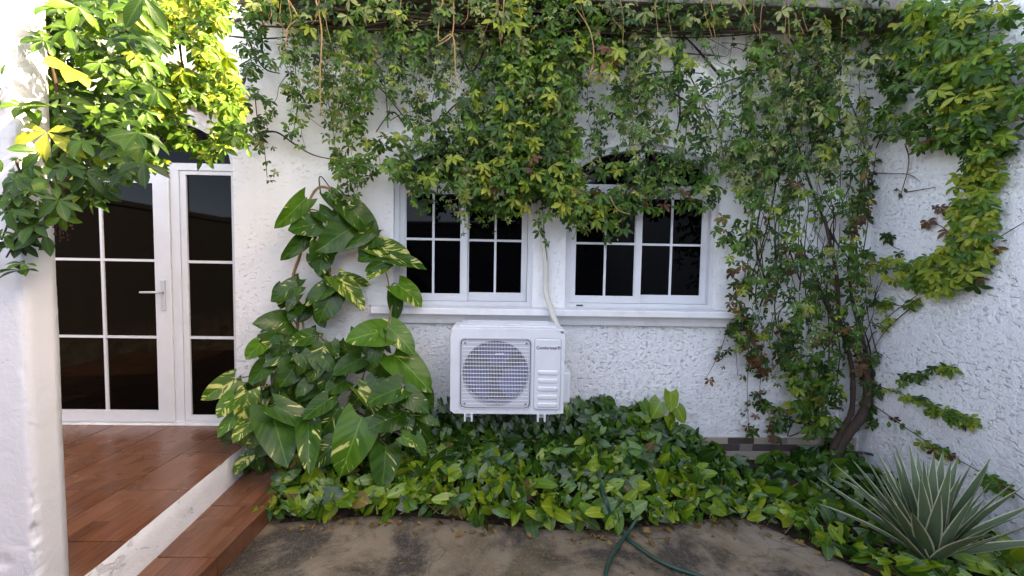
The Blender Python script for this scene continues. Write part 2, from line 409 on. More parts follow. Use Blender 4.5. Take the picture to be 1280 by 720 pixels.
def smooth_path(pts, sub=6):
    P = [Vector(p) for p in pts]; out = []
    for i in range(len(P)-1):
        p0 = P[max(i-1, 0)]; p1 = P[i]; p2 = P[i+1]; p3 = P[min(i+2, len(P)-1)]
        for k in range(sub):
            t = k/sub
            out.append(.5*((2*p1)+(p2-p0)*t+(2*p0-5*p1+4*p2-p3)*t*t+(3*p1-p0-3*p2+p3)*t**3))
    out.append(P[-1]); return out

# ------------------------------------------------------------------ the setting
b = MB(); b.quad((-150, -150, 0), (150, -150, 0), (150, 150, 0), (-150, 150, 0))
tag(b.build('ground', M['ground']), 'stained grey brown concrete yard floor', kind='structure')
# soil bed (low uneven mound)
b = MB(); NX, NY = 60, 16
fx = lambda x: -.80 - .07*math.sin(x*2.6+.3) - (0.0 if x < 1.62 else min(.55, (x-1.62)*1.3))
for j in range(NY+1):
    for i in range(NX+1):
        x = -1.37+4.36*i/NX; fr = fx(x); y = .0 + fr*j/NY
        e = min(1, min(j, NY-j)/3, (NY-j)/3); z = .004+.05*min(1, (NY-j)/5)+.02*mnoise.noise(Vector((x*5, y*5, 0)))*min(1, (NY-j)/3)
        b.v.append((x, y, max(.003, z)))
for j in range(NY):
    for i in range(NX):
        a = j*(NX+1)+i; b.face((a, a+NX+1, a+NX+2, a+1), None, 0, True)
tag(b.build('garden_bed', M['soil']), 'dark soil of the planted bed', kind='structure')

# ------------------------------------------------------------------ house
house = thing('house', (0, 0, 0), 'white rough stucco house wall with arched windows and a glazed door', 'house')
W1 = (-.875, .24, 1.30, 2.30, .30); W2 = (.505, 1.735, 1.30, 2.30, .32); DR = (-3.80, -2.125, .30, 2.40, .42)
def arch(xa, xb, spring, rise, n=20, inset=0.0):
    c = (xa+xb)/2; h = (xb-xa)/2-inset; r = rise-inset
    return [(c-h*math.cos(math.pi*i/n), spring+r*math.sin(math.pi*i/n)) for i in range(n+1)]
def wall_mesh(x0, x1, z0, z1, ops, depth):
    b = MB(); cur = x0
    for (xa, xb, zb, sp, rise) in sorted(ops):
        b.quad((cur, 0, z0), (xa, 0, z0), (xa, 0, z1), (cur, 0, z1))
        if zb > z0: b.quad((xa, 0, z0), (xb, 0, z0), (xb, 0, zb), (xa, 0, zb)); b.quad((xa, 0, zb), (xb, 0, zb), (xb, depth, zb), (xa, depth, zb))
        pts = arch(xa, xb, sp, rise)
        for (xA, zA), (xB, zB) in zip(pts, pts[1:]):
            b.quad((xA, 0, zA), (xB, 0, zB), (xB, 0, z1), (xA, 0, z1))
            b.quad((xA, 0, zA), (xA, depth, zA), (xB, depth, zB), (xB, 0, zB))
        b.quad((xa, 0, zb), (xa, depth, zb), (xa, depth, sp), (xa, 0, sp))
        b.quad((xb, 0, zb), (xb, 0, sp), (xb, depth, sp), (xb, depth, zb))
        cur = xb
    b.quad((cur, 0, z0), (x1, 0, z0), (x1, 0, z1), (cur, 0, z1))
    b.quad((x0, 0, z1), (x1, 0, z1), (x1, .3, z1), (x0, .3, z1))
    b.quad((x1, .3, z0), (x0, .3, z0), (x0, .3, z1), (x1, .3, z1))
    return b
wall_mesh(-7, 3.2, 0, 4.3, [W1, W2, DR], .16).build('wall', M['stucco'], house)
b = MB(); b.box(-1.95, 3.0, -.34, .02, 3.50, 3.62, .012)
b.build('ledge', M['ledge'], house)
def rect(x0, x1, z0, z1): return [(x0, z0), (x1, z0), (x1, z1), (x0, z1)]
def frame_ring(b, x0, x1, z0, z1, l, r, bt, tp, y0, y1):
    b.ring(rect(x0, x1, z0, z1), rect(x0+l, x1-r, z0+bt, z1-tp), y0, y1)
def sash(win, x0, x1, z0, z1, y, l, r, bt, tp, zm, dirn):
    b = MB(); frame_ring(b, x0, x1, z0, z1, l, r, bt, tp, y, y+.032)
    # thin glazing bead set back inside the sash
    frame_ring(b, x0+l-.002, x1-r+.002, z0+bt-.002, z1-tp+.002, .009, .009, .009, .009, y+.008, y+.03)
    s = b.build('sash', M['frame'], win)
    gx0, gx1, gz0, gz1 = x0+l, x1-r, z0+bt, z1-tp; xm = (gx0+gx1)/2; mw = .009
    m = MB(); m.box(xm-mw, xm+mw, y+.006, y+.028, gz0-.002, gz1+.002); m.build('muntin', M['frame'], win)
    m = MB(); m.box(gx0-.002, xm-mw, y+.007, y+.027, zm-mw, zm+mw); m.box(xm+mw, gx1+.002, y+.007, y+.027, zm-mw, zm+mw); m.build('muntin', M['frame'], win)
    for (xa, xb) in ((gx0, xm), (xm, gx1)):
        for (za, zb) in ((gz0, zm), (zm, gz1)):
            g = MB(); tl = rnd.uniform(-.001, .001)
            g.box(xa-.001, xb+.001, y+.016, y+.020, za-.001, zb+.001); g.build('pane', M['glass'], win)
def window(op, xmid, zm, label):
    xa, xb, zb, sp, rise = op
    b = MB()
    frame_ring(b, xa, xb, zb, sp, .040, .040, .035, .045, .035, .14)
    o = arch(xa, xb, sp+.002, rise-.002); i = arch(xa, xb, sp+.002, rise-.002, inset=.045)
    b.ring(o, i, .035, .14, closed=False)
    b.box((xa+xb)/2-.018, (xa+xb)/2+.018, .05, .12, sp+.001, sp+rise-.02)
    win = b.build('window', M['frame'], house)
    win['label'] = label
    g = MB(); pts = arch(xa+.02, xb-.02, sp-.01, rise-.01); g.extrude_poly(pts, .085, .09); g.build('arch_pane', M['glass'], win)
    sash(win, xa+.042, xmid+.02, zb+.037, sp-.047, .044, .042, .052, .052, .045, zm, -1)
    sash(win, xmid-.022, xb-.042, zb+.037, sp-.047, .082, .045, .040, .063, .045, zm, 1)
    # drip track below the sashes with its little weep cap
    c = MB(); c.box(xa+.10, xa+.155, .030, .036, zb+.011, zb+.021, .002); c.build('weep_cap', M['rubber'] if xa > 0 else M['frame'], win)
    c = MB(); c.box(xb-.19, xb-.13, .030, .036, zb+.011, zb+.021, .002); c.build('weep_cap', M['frame'], win)
window(W1, -.31, 1.835, 'arched sliding window beside the big variegated pothos')
window(W2, 1.115, 1.825, 'arched sliding window beside the vine trunk')
# sill ledge
b = MB(); pr = [(.0, 1.165), (-.045, 1.165), (-.052, 1.185), (-.058, 1.20), (-.078, 1.232), (-.082, 1.240), (-.108, 1.240), (-.112, 1.246), (-.112, 1.285), (-.106, 1.292), (.0, 1.300), (.03, 1.302)]
x0, x1 = -1.02, 1.835; n = len(pr); k = len(b.v)
for x, s in ((x0, 0), (x1, 0)):
    for (y, z) in pr: b.v.append((x, y, z))
for i in range(n-1): b.face((k+i, k+n+i, k+n+i+1, k+i+1))
b.face(range(k+n-1, k-1, -1)); b.face(range(k+n, k+2*n))
b.build('sill', M['sill'], house)
# door and sidelight
b = MB(); dx0, dx1, dz0, dz1 = DR[0], DR[1], .303, 2.40
frame_ring(b, dx0, dx1, dz0, dz1, .045, .040, .012, .055, .05, .14)
b.box(-2.655, -2.585, .052, .138, dz0+.0121, dz1-.0551)
b.ring(arch(dx0, dx1, dz1+.002, .418), arch(dx0, dx1, dz1+.002, .418, inset=.05), .05, .14, closed=False)
b.box(-2.98, -2.94, .06, .12, dz1+.001, dz1+.40)
door = b.build('door', M['frame'], house); door['label'] = 'white glazed door with sidelight and arched top'
g = MB(); g.extrude_poly(arch(dx0+.02, dx1-.02, dz1-.01, .41), .09, .095); g.build('arch_pane', M['glass'], door)
lx0, lx1, lz0, lz1 = -3.752, -2.657, .318, 2.342
b = MB(); frame_ring(b, lx0, lx1, lz0, lz1, .13, .125, .085, .105, .040, .085); b.build('leaf_frame', M['frame'], door)
gx0, gx1, gz0, gz1 = lx0+.13, lx1-.125, lz0+.085, lz1-.105; xm = (gx0+gx1)/2; zs = [gz0, 1.005, 1.625, gz1]
m = MB(); m.box(xm-.011, xm+.011, .05, .078, gz0-.002, gz1+.002); m.build('muntin', M['frame'], door)
for z in zs[1:3]:
    m = MB(); m.box(gx0-.002, xm-.011, .051, .077, z-.010, z+.010); m.box(xm+.011, gx1+.002, .051, .077, z-.010, z+.010); m.build('muntin', M['frame'], door)
for xa, xb in ((gx0, xm), (xm, gx1)):
    for za, zb in zip(zs, zs[1:]):
        g = MB(); g.box(xa-.001, xb+.001, .063, .067, za-.001, zb+.001); g.build('pane', M['glass'], door)
sx0, sx1, sz0, sz1 = -2.583, -2.167, .318, 2.342
b = MB(); frame_ring(b, sx0, sx1, sz0, sz1, .048, .012, .045, .030, .058, .10); b.build('sidelight_frame', M['frame'], door)
sg = (sx0+.048, sx1-.012)
zs2 = [sz0+.045, 1.005, 1.620, sz1-.03]
for z in zs2[1:3]:
    m = MB(); m.box(sg[0]-.002, sg[1]+.002, .062, .09, z-.011, z+.011); m.build('muntin', M['frame'], door)
for za, zb in zip(zs2, zs2[1:]):
    g = MB(); g.box(sg[0]-.001, sg[1]+.001, .074, .078, za-.001, zb+.001); g.build('pane', M['glass'], door)
b = MB(); b.box(-2.735, -2.700, .030, .041, 1.225, 1.47, .004); b.tube([(-2.7175, .032, 1.375), (-2.7175, -.012, 1.375)], .010, .010, 10)
b.tube(smooth_path([(-2.7175, -.012, 1.375), (-2.735, -.02, 1.375), (-2.80, -.02, 1.374), (-2.86, -.012, 1.372)], 4), .0095, .0085, 8)
b.tube([(-2.7175, .03, 1.27), (-2.7175, .024, 1.27)], .009, .009, 10)
b.build('handle', M['handle'], door)
# plinth tiles along the foot of the wall
zt = .235
for row, (za, zb) in enumerate(((.185, zt), (.125, .181), (.065, .121))):
    x = 1.2 + row*.05
    while x < 2.95:
        wdt = rnd.choice((.11, .14, .19, .22)); x2 = min(x+wdt, 2.96)
        q = MB(); d = rnd.uniform(.010, .017); q.box(x, x2-.004, -d, .004, za, zb, .002)
        q.build('plinth_tile', M['plinth'], house, origin=(x, 0, za)); x = x2
b = MB(); b.box(1.1, 2.98, -.006, .003, .0, .238); b.build('plinth_mortar', M['grout'], house)
# small iron hook above the pothos
b = MB(); h0 = at(404, 226, Y=-.005)
b.tube(smooth_path([h0+Vector((-.02, 0, -.1)), h0+Vector((-.015, -.04, .0)), h0+Vector((.01, -.05, .02)), h0+Vector((.06, -.03, -.05)), h0+Vector((.09, .0, -.09))], 4), .005, .004, 6)
b.build('wall_hook', M['twig'], house)

# ------------------------------------------------------------------ neighbouring and opposite walls, added light blocker
side = thing('side_wall', (3.0, -2, 0), 'tall blue white stucco wall at right angles to the house', 'wall')
b = MB(); b.box(3.0, 3.25, -1.55, .29, 0, 6.7); b.build('tall_section', M['stucco_side'], side)  # unseen upper heights stepped to shade the door and let sun reach the pillar
b = MB(); b.box(3.0, 3.25, -10, -1.5501, 0, 5.35); b.build('low_section', M['stucco_side'], side)
b = MB(); b.box(2.985, 3.003, -1.6, -.95, 0, .045, .003); b.build('footing', M['plinth'], side)
b = MB(); b.box(-8, 3.0, -9.0, -8.75, 0, 2.8); b.box(-8.05, 3.0, -9.05, -8.7, 2.8, 2.88)
tag(b.build('garden_wall', M['stucco_far'], origin=(-2, -8.9, 0)), 'grey garden wall across the yard, opposite the house', 'wall')

b = MB(); b.box(-5.75, -5.5, -8.74, -.001, 0, 2.4); b.box(-5.78, -5.47, -8.69, -.002, 2.4, 2.48)  # added out of view to set how much light comes from the left
tag(b.build('light_blocker_wall', M['stucco_blocker'], origin=(-5.6, -4, 0)), 'unseen brown wall added beyond the porch to limit light from the left', 'wall')

# ------------------------------------------------------------------ porch with wood-look tiles
def edge(y, off=0.0): return -1.895 - .098*y*1.0 + off    # slanting porch edge
porch = MB(); yA, yB = .05, -2.6
P = [(edge(yA), yA), (-5.2, yA), (-5.2, yB), (edge(yB), yB)]
k = len(porch.v); porch.v += [(x, y, 0) for x, y in P]+[(x, y, .290) for x, y in P]
porch.face((k+4, k+5, k+6, k+7)); porch.face((k+0, k+4, k+7, k+3)); porch.face((k+2, k+3, k+7, k+6)); porch.face((k+1, k+2, k+6, k+5))
porch = porch.build('porch_floor', M['grout']); tag(porch, 'raised porch floor of red brown wood-look tiles', kind='structure')
TS = .452
def tile(parent, poly, z0, z1, name='floor_tile'):
    b = MB(); n = len(poly); k = 0
    cx = sum(p[0] for p in poly)/n; cy = sum(p[1] for p in poly)/n
    dz = rnd.uniform(-.0012, .0012)
    b.v += [(x, y, z0) for x, y in poly]+[(x, y, z1-.002+dz) for x, y in poly]
    ins = [(x+(cx-x)*.008, y+(cy-y)*.008) for x, y in poly]
    b.v += [(x, y, z1+dz) for x, y in ins]
    for i in range(n):
        j = (i+1) % n; b.face((i, j, n+j, n+i)); b.face((n+i, n+j, 2*n+j, 2*n+i))
    b.face(range(2*n, 3*n))
    return b.build(name, M['tile'], parent, origin=(cx, cy, z1))
ytop = .045; gg = .0034
for r in range(6):
    ya, yb = ytop-r*TS-(.10 if r else 0), ytop-(r+1)*TS-.10
    if r == 0: ya = ytop
    ya -= gg; yb += gg
    x = edge(0)-.30
    cols = [(x-i*TS-TS, x-i*TS) for i in range(-2, 7)]
    for xa, xb in cols:
        xa += gg; xb -= gg
        ea, eb = edge(ya)-.001, edge(yb)-.001
        if xa > min(ea, eb)-.05: continue
        if xb < min(ea, eb): poly = [(xa, yb), (xb, yb), (xb, ya), (xa, ya)]
        else: poly = [(xa, yb), (min(xb, eb) if xb < eb else eb, yb), (ea if xb >= ea else xb, ya), (xa, ya)]
        tile(porch, poly, .289, .300)
# riser skin, rough and slightly bulging
b = MB(); NXr, NZr = 70, 5
for j in range(NZr+1):
    for i in range(NXr+1):
        y = .03+(yB-.03)*i/NXr; z = .10+.197*j/NZr
        nn = mnoise.noise(Vector((y*9, z*9, 3)))*.006+mnoise.noise(Vector((y*30, z*30, 1)))*.003
        b.v.append((edge(y)+.012+nn-(.012 if j == NZr else 0)+.012*(1-j/NZr), y, z+(nn*.5 if j == NZr else 0)))
for j in range(NZr):
    for i in range(NXr):
        a = j*(NXr+1)+i; b.face((a, a+1, a+NXr+2, a+NXr+1), None, 0, True)
b.build('riser', M['riser'], porch)
# lower step
SX = -1.435
st = MB(); P = [(edge(yA)+.004, yA), (edge(yB)+.004, yB), (SX-.012, yB), (SX-.012, yA)]
st.v += [(x, y, 0) for x, y in P]+[(x, y, .110) for x, y in P]
st.face((4, 5, 6, 7)); st.face((3, 7, 6, 2)[::-1]); st.face((1, 2, 6, 5)); st.face((0, 3, 7, 4)[::-1])
st = st.build('lower_step', M['grout']); tag(st, 'low tiled step below the white riser', kind='structure')
ys = [.04, -.36, -.815, -1.27, -1.725, -2.18, -2.6]
for ya, yb in zip(ys, ys[1:]):
    ya -= gg; yb += gg
    tile(st, [(edge(yb)+.03, yb), (SX, yb), (SX, ya), (edge(ya)+.03, ya)], .109, .120, 'step_tile')
    q = MB(); q.box(SX-.012, SX-.001, yb, ya, .004, .1085, .0015); q.build('step_tile', M['tile'], st, origin=(SX, (ya+yb)/2, .05))

# ------------------------------------------------------------------ porch pillar
pil = thing('porch_pillar', (-2.05, -1.69, 0), 'white plastered porch pillar with chipped corner under the hanging vine', 'pillar')
b = MB(); NZ = 300
prof = []
for (xa, ya, xb, yb, n) in ((-2.34, -1.752, -1.80, -1.752, 26), (-1.80, -1.752, -1.80, -1.632, 8), (-1.80, -1.632, -2.34, -1.632, 6), (-2.34, -1.632, -2.34, -1.752, 4)):
    for i in range(n):
        f_ = 1-(1-i/n)**2.2 if n == 26 else ((i/n)**1.8 if n == 8 else i/n)
        prof.append((xa+(xb-xa)*f_, ya+(yb-ya)*f_))
npf = len(prof)
for j in range(NZ+1):
    z = .0+3.05*j/NZ
    for (x, y) in prof:
        cd_ = min(abs(x+1.80)+abs(y+1.752), 1)
        a = mnoise.noise(Vector((x*3, y*3, z*3)))*.0012+mnoise.noise(Vector((x*35, y*35, z*35)))*.0006
        ch = (max(0, mnoise.noise(Vector((x*22, y*22, z*30)))-.1)*.022*max(0, min(1, mnoise.noise(Vector((5, 1, z*2.6)))*4+.4))+max(0, mnoise.noise(Vector((x*60, y*60, z*70))))*.003)*max(0, 1-cd_/.03)
        low = min(.010, max(0, mnoise.noise(Vector((x*11, 3.3, z*17)))-.10)*.09)*max(0, 1-abs(z-.43)/.11)
        rx = (1-min(cd_/.02, 1))*.006
        b.v.append((x+(a if x > -1.81 else 0)-ch-rx-(low if x > -1.805 else 0), y+a+ch+rx+low*(1 if y < -1.75 else 0), z))
for j in range(NZ):
    for i in range(npf):
        i2 = (i+1) % npf; b.face((j*npf+i, j*npf+i2, (j+1)*npf+i2, (j+1)*npf+i), None, 0, True)
b.build('shaft', M['pillar'], pil)
b = MB(); b.box(-2.42, -2.20, -1.60, .01, 2.78, 3.02, .006); b.box(-5.2, -1.79, -1.78, -1.601, 3.0, 3.25, .006); b.build('beam', M['pillar'], pil)

# ------------------------------------------------------------------ outdoor air conditioner
AX0, AX1, AY0, AY1, AZ0, AZ1 = -.352, .438, -.50, -.16, .598, 1.183
ac = thing('air_conditioner', (.04, -.33, AZ0), 'white outdoor air conditioner unit with round fan grille on the wall', 'air conditioner')
gx0, gx1, gz0, gz1 = -.285, .205, .635, 1.125; gcx, gcz, gr_ = (gx0+gx1)/2, (gz0+gz1)/2, .232
def rrect(x0, x1, z0, z1, r, n=6):
    o = []
    for cx, cz, a0 in ((x1-r, z1-r, 0), (x0+r, z1-r, 90), (x0+r, z0+r, 180), (x1-r, z0+r, 270)):
        for i in range(n+1): a = rad(a0+90*i/n); o.append((cx+r*math.cos(a), cz+r*math.sin(a)))
    return o
def circ(cx, cz, r, n): return [(cx+r*math.cos(2*math.pi*i/n), cz+r*math.sin(2*math.pi*i/n)) for i in range(n)]
def resamp(pts, cx, cz, n):      # points of an outline seen from the centre at n even angles
    out = []
    for i in range(n):
        a = 2*math.pi*i/n; dx, dz = math.cos(a), math.sin(a); best = None
        for (xa, za), (xb, zb) in zip(pts, pts[1:]+pts[:1]):
            ex, ez = xb-xa, zb-za; den = dx*ez-dz*ex
            if abs(den) < 1e-12: continue
            tt = ((xa-cx)*ez-(za-cz)*ex)/den; uu = ((xa-cx)*dz-(za-cz)*dx)/den
            if tt > 0 and -1e-6 <= uu <= 1+1e-6: best = tt if best is None else max(best, tt)
        out.append((cx+dx*best, cz+dz*best))
    return out
NG = 72
b = MB()
# front skin with a rounded square opening for the grille panel
outer = resamp(rrect(AX0, AX1, AZ0, AZ1, .012), gcx, gcz, NG); opening = resamp(rrect(gx0, gx1, gz0, gz1, .03), gcx, gcz, NG)
b.ring(outer, opening, AY0, AY0+.012)
b.box(AX0+.004, AX0+.010, AY0+.010, AY1, AZ0+.012, AZ1-.008); b.box(AX1-.010, AX1-.004, AY0+.010, AY1, AZ0+.012, AZ1-.008)
b.box(AX0+.0101, AX1-.0101, AY1-.006, AY1, AZ0+.012, AZ1-.02); b.box(AX0+.0101, AX1-.0101, AY0+.0121, AY1-.0061, AZ0+.012, AZ0+.020)
b.box(gx1+.004, gx1+.008, AY0+.0121, AY1-.0061, AZ0+.021, AZ1-.03)
casing = b.build('casing', M['ac'], ac)
b = MB(); b.box(AX0+.002, AX1-.002, AY0+.030, AY1+.006, AZ1-.008, AZ1+.010, .004); b.box(AX0+.05, AX1-.05, AY0+.075, AY1+.004, AZ1+.0105, AZ1+.022, .005); b.build('top_cover', M['ac'], ac)
for q in range(3):
    b = MB(); y = AY0+.12+q*.08; b.box(AX0+.09, AX1-.09, y, y+.04, AZ1+.0225, AZ1+.028, .002); b.build('top_rib', M['ac'], ac)
# grille plate (square with a round hole), dark seam round it
b = MB(); b.ring(resamp(rrect(gx0+.006, gx1-.006, gz0+.006, gz1-.006, .026), gcx, gcz, NG), circ(gcx, gcz, gr_, NG), AY0+.006, AY0+.018); plate = b.build('fan_plate', M['ac_plate'], ac)
b = MB(); b.ring(circ(gcx, gcz, gr_+.004, NG), circ(gcx, gcz, gr_-.004, NG), AY0+.018, AY0+.09); b.build('fan_shroud', M['ac_grey'], ac)
b = MB(); b.ring(rrect(gx0+.001, gx1-.001, gz0+.001, gz1-.001, .03), rrect(gx0+.009, gx1-.009, gz0+.009, gz1-.009, .024), AY0+.013, AY0+.02); b.build('seam', M['rubber'], ac)
b = MB(); b.ring(rrect(gx0-.006, gx1+.006, gz0-.006, gz1+.006, .034), rrect(gx0+.002, gx1-.002, gz0+.002, gz1-.002, .029), AY0-.004, AY0-.0003); b.build('grille_rim', M['ac_plate'], ac)
b = MB(); b.box(gx0, gx1, AY1-.06, AY1-.02, gz0-.02, gz1+.02); b.build('coil', M['coil'], ac)
fanp = MB(); fy = AY0+.075
fanp.tube([(gcx, fy-.025, gcz), (gcx, fy+.03, gcz)], .05, .055, 20); fan = fanp.build('fan', M['coil'], ac)
for q in range(3):
    f = MB(); a0 = rad(120*q+38); NR, NA = 6, 9
    for i in range(NR+1):
        r = .052+.168*i/NR
        for j in range(NA+1):
            an = a0+rad(88)*(j/NA)*(1-.12*i/NR)+rad(20)*(i/NR)
            f.v.append((gcx+r*math.cos(an), fy-.022+.055*j/NA+.008*math.sin(j/NA*3.1), gcz+r*math.sin(an)))
    for i in range(NR):
        for j in range(NA): a = i*(NA+1)+j; f.face((a, a+1, a+NA+2, a+NA+1), None, 0, True)
    f.build('blade', M['fan'], fan)
nb = 17
for i in range(nb):
    z = gcz-gr_+2*gr_*(i+.7)/(nb+.4); hw = math.sqrt(max(0, gr_**2-(z-gcz)**2))+.006
    b = MB(); b.box(gcx-hw, gcx+hw, AY0+.003, AY0+.0085, z-.0019, z+.0019); b.build('grille_bar', M['wire'], ac)
    for sg_ in (-1, 1):
        xe = gcx+sg_*(gr_+.004) ; xs_ = gcx+sg_*(hw+.004)
        lim = gx0+.016 if sg_ < 0 else gx1-.016
        if abs(lim-xs_) > .012:
            b = MB(); b.box(min(xs_, lim), max(xs_, lim), AY0+.0035, AY0+.0062, z-.0022, z+.0022); b.build('plate_rib', M['wire'], ac)
b = MB(); nv = 44
for i in range(nv):
    x = gcx-gr_+2*gr_*(i+.5)/nv; hh = math.sqrt(max(0, gr_**2-(x-gcx)**2))+.004
    b.box(x-.0014, x+.0014, AY0+.0086, AY0+.011, gcz-hh, gcz+hh)
b.build('grille_wires', M['wire'], ac)
b = MB(); b.box(gcx-.005, gcx+.058, AY0-.001, AY0+.0028, 1.012, 1.022, .001); b.build('grille_badge', M['wire'], ac)
for xx in (gx0+.032, gx1-.032):
    for zz in (gz0+.032, gz1-.032):
        b = MB(); b.tube([(xx, AY0+.0065, zz), (xx, AY0+.001, zz)], .011, .009, 10); sc = b.build('grille_screw', M['ac_grey'], ac)
        b = MB(); b.tube([(xx, AY0+.0015, zz), (xx, AY0-.0005, zz)], .005, .004, 8); b.build('screw_head', M['rubber'], sc)
for xx in (AX0+.05, AX0+.395, AX1-.055):
    b = MB(); b.tube([(xx, AY0+.001, AZ0+.018), (xx, AY0-.002, AZ0+.018)], .004, .004, 8); b.build('casing_screw', M['ac_grey'], ac)
# service panel on the right of the front
sp0, sp1, sq0, sq1 = .228, .412, .630, 1.128
b = MB(); b.ring(rrect(sp0-.004, sp1+.004, sq0-.004, sq1+.004, .022), rrect(sp0, sp1, sq0, sq1, .02), AY0-.0015, AY0-.0003); b.build('panel_seam', M['ac_grey'], ac)
b = MB(); o1 = rrect(sp0, sp1, sq0, sq1, .02); o2 = rrect(sp0+.006, sp1-.006, sq0+.006, sq1-.006, .016)
k = len(b.v); n = len(o1); b.v += [(x, AY0-.0002, z) for x, z in o1]+[(x, AY0-.006, z) for x, z in o2]
for i in range(n): j = (i+1) % n; b.face((k+i, k+j, k+n+j, k+n+i))
b.face(range(k+n, k+2*n)); panel = b.build('service_panel', M['ac'], ac)
for q in range(5):
    z = .665+q*.057
    b = MB(); o1 = rrect(sp0+.024, sp1-.018, z-.018, z+.018, .012, 4); o2 = rrect(sp0+.031, sp1-.025, z-.010, z+.010, .008, 4)
    n = len(o1); b.v += [(x, AY0-.0058, z_) for x, z_ in o1]+[(x, AY0-.0125, z_) for x, z_ in o2]
    for i in range(n): j = (i+1) % n; b.face((i, j, n+j, n+i))
    b.face(range(n, 2*n)); b.build('louvre', M['ac'], panel)
cu = bpy.data.curves.new('brand_lettering', 'FONT'); cu.body = 'Comfortstar\u00ae'; cu.size = .0345; cu.extrude = .0004; cu.offset = .0006
to = bpy.data.objects.new('tmp_text', cu); COL.objects.link(to); bpy.context.view_layer.update()
me = bpy.data.meshes.new_from_object(to.evaluated_get(bpy.context.evaluated_depsgraph_get())); bpy.data.objects.remove(to)
me.materials.clear(); me.materials.append(M['ink'])
xs_ = [v.co.x for v in me.vertices]; wd = max(xs_)-min(xs_)
lt = bpy.data.objects.new('brand_lettering', me); COL.objects.link(lt); lt.parent = ac; lt.matrix_parent_inverse = pinv(ac)
lt.location = (.240, AY0-.0068, 1.058); lt.rotation_euler = (rad(90), 0, 0); sc_ = .168/wd; lt.scale = (sc_, sc_*1.0, 1)
# valve cover on the right end
b = MB(); b.box(AX1-.004, AX1+.056, AY0+.07, AY0+.27, .655, .875, .012); b.build('valve_cover', M['ac'], ac)
for xx in (-.225, .285):
    b = MB(); b.box(xx-.026, xx+.026, AY0+.02, -.012, AZ0-.012, AZ0+.012, .002); b.box(xx-.020, xx+.020, -.02, -.002, AZ0-.30, AZ0+.012, .002)
    b.box(xx-.03, xx-.018, AY0-.004, AY0+.05, AZ0-.055, AZ0-.0, .002); b.box(xx+.018, xx+.03, AY0-.004, AY0+.05, AZ0-.055, AZ0-.0, .002); b.box(xx-.0178, xx+.0178, AY0+.012, AY0+.04, AZ0-.03, AZ0-.0125, .002)
    br = b.build('bracket', M['ac'], ac)
    b = MB(); b.tube([(xx, AY0+.008, AZ0-.018), (xx, AY0+.02, AZ0-.018)], .009, .009, 6); b.build('bolt', M['metal'], br)
# wrapped pipe that runs down between the windows to the unit
b = MB(); pp = [at(668, 228, Y=-.05), at(670, 262, Y=-.05), at(677, 290, Y=-.05), at(682, 330, Y=-.05), at(682, 362, Y=-.06), Vector((.365, -.135, 1.335)), Vector((.385, -.165, 1.27)), Vector((.41, -.18, 1.21)), Vector((.425, -.19, 1.17))]
top = [pp[0]+Vector((-.01, 0, 1.22)), pp[0]+Vector((0, .0, .5))]
sp_ = smooth_path(top+pp, 14)
b.tube(sp_, .024, .021, 12, .05)
pipe = b.build('pipe_wrap', M['pipe'])
tag(pipe, 'cream wrapped refrigerant pipe running down between the two windows', 'pipe')

# ------------------------------------------------------------------ leaves
def proto(parts, rows=4):
    """parts: list of (base, dirangle, length, width); leaf lies in XY, hangs toward -Y, normal +Z"""
    v = []; f = []; uv = []
    for (bx, by, an, L, Wd, lift) in parts:
        k = len(v); prof = [0, .42, .92, 1.0, .55, 0]
        ts = [0, .20, .45, .66, .86, 1.0]
        d = (math.sin(an), -math.cos(an)); nrm = (d[1], -d[0])
        for tt, w_ in zip(ts, prof):
            zc = lift*tt*L - .30*L*tt*tt
            for s in ((-1, 0, 1) if 0 < tt < 1 else (0,)):
                x = bx+d[0]*tt*L+nrm[0]*s*w_*Wd/2; y = by+d[1]*tt*L+nrm[1]*s*w_*Wd/2
                v.append((x, y, zc+abs(s)*.24*Wd*w_)); uv.append((s*w_, tt))
        # index rows: 0:[0],1:[1,2,3],2:[4,5,6],3:[7..9],4:[10..12],5:[13]
        f += [(k, k+2, k+1), (k, k+3, k+2)]
        for r in range(3):
            a = k+1+3*r; f += [(a, a+1, a+4, a+3), (a+1, a+2, a+5, a+4)]
        f += [(k+10, k+11, k+13), (k+11, k+12, k+13)]
    return np.array(v, float), f, uv
def creeper(var):
    r = random.Random(100+var); parts = []
    if var >= 5:               # curled or single leaf
        n = 1 if var == 6 else 3
        for q in range(n):
            an = (q-(n-1)/2)*.8; L = r.uniform(.55, .75); parts.append((0, 0, an+r.uniform(-.2, .2), L, L*.5, r.uniform(.2, .9)))
        return proto(parts)
    for an, L in ((-1.85, .62), (-.92, .85), (0, 1.0), (.92, .85), (1.85, .62)):
        if var == 3 and abs(an) > 1.5: continue
        L *= r.uniform(.85, 1.1); parts.append((0.02*math.sin(an), -.02*math.cos(an), an+r.uniform(-.15, .15), L, L*r.uniform(.36, .46), r.uniform(-.35, .5)))
    v, f, uv = proto(parts)
    return v, f, uv
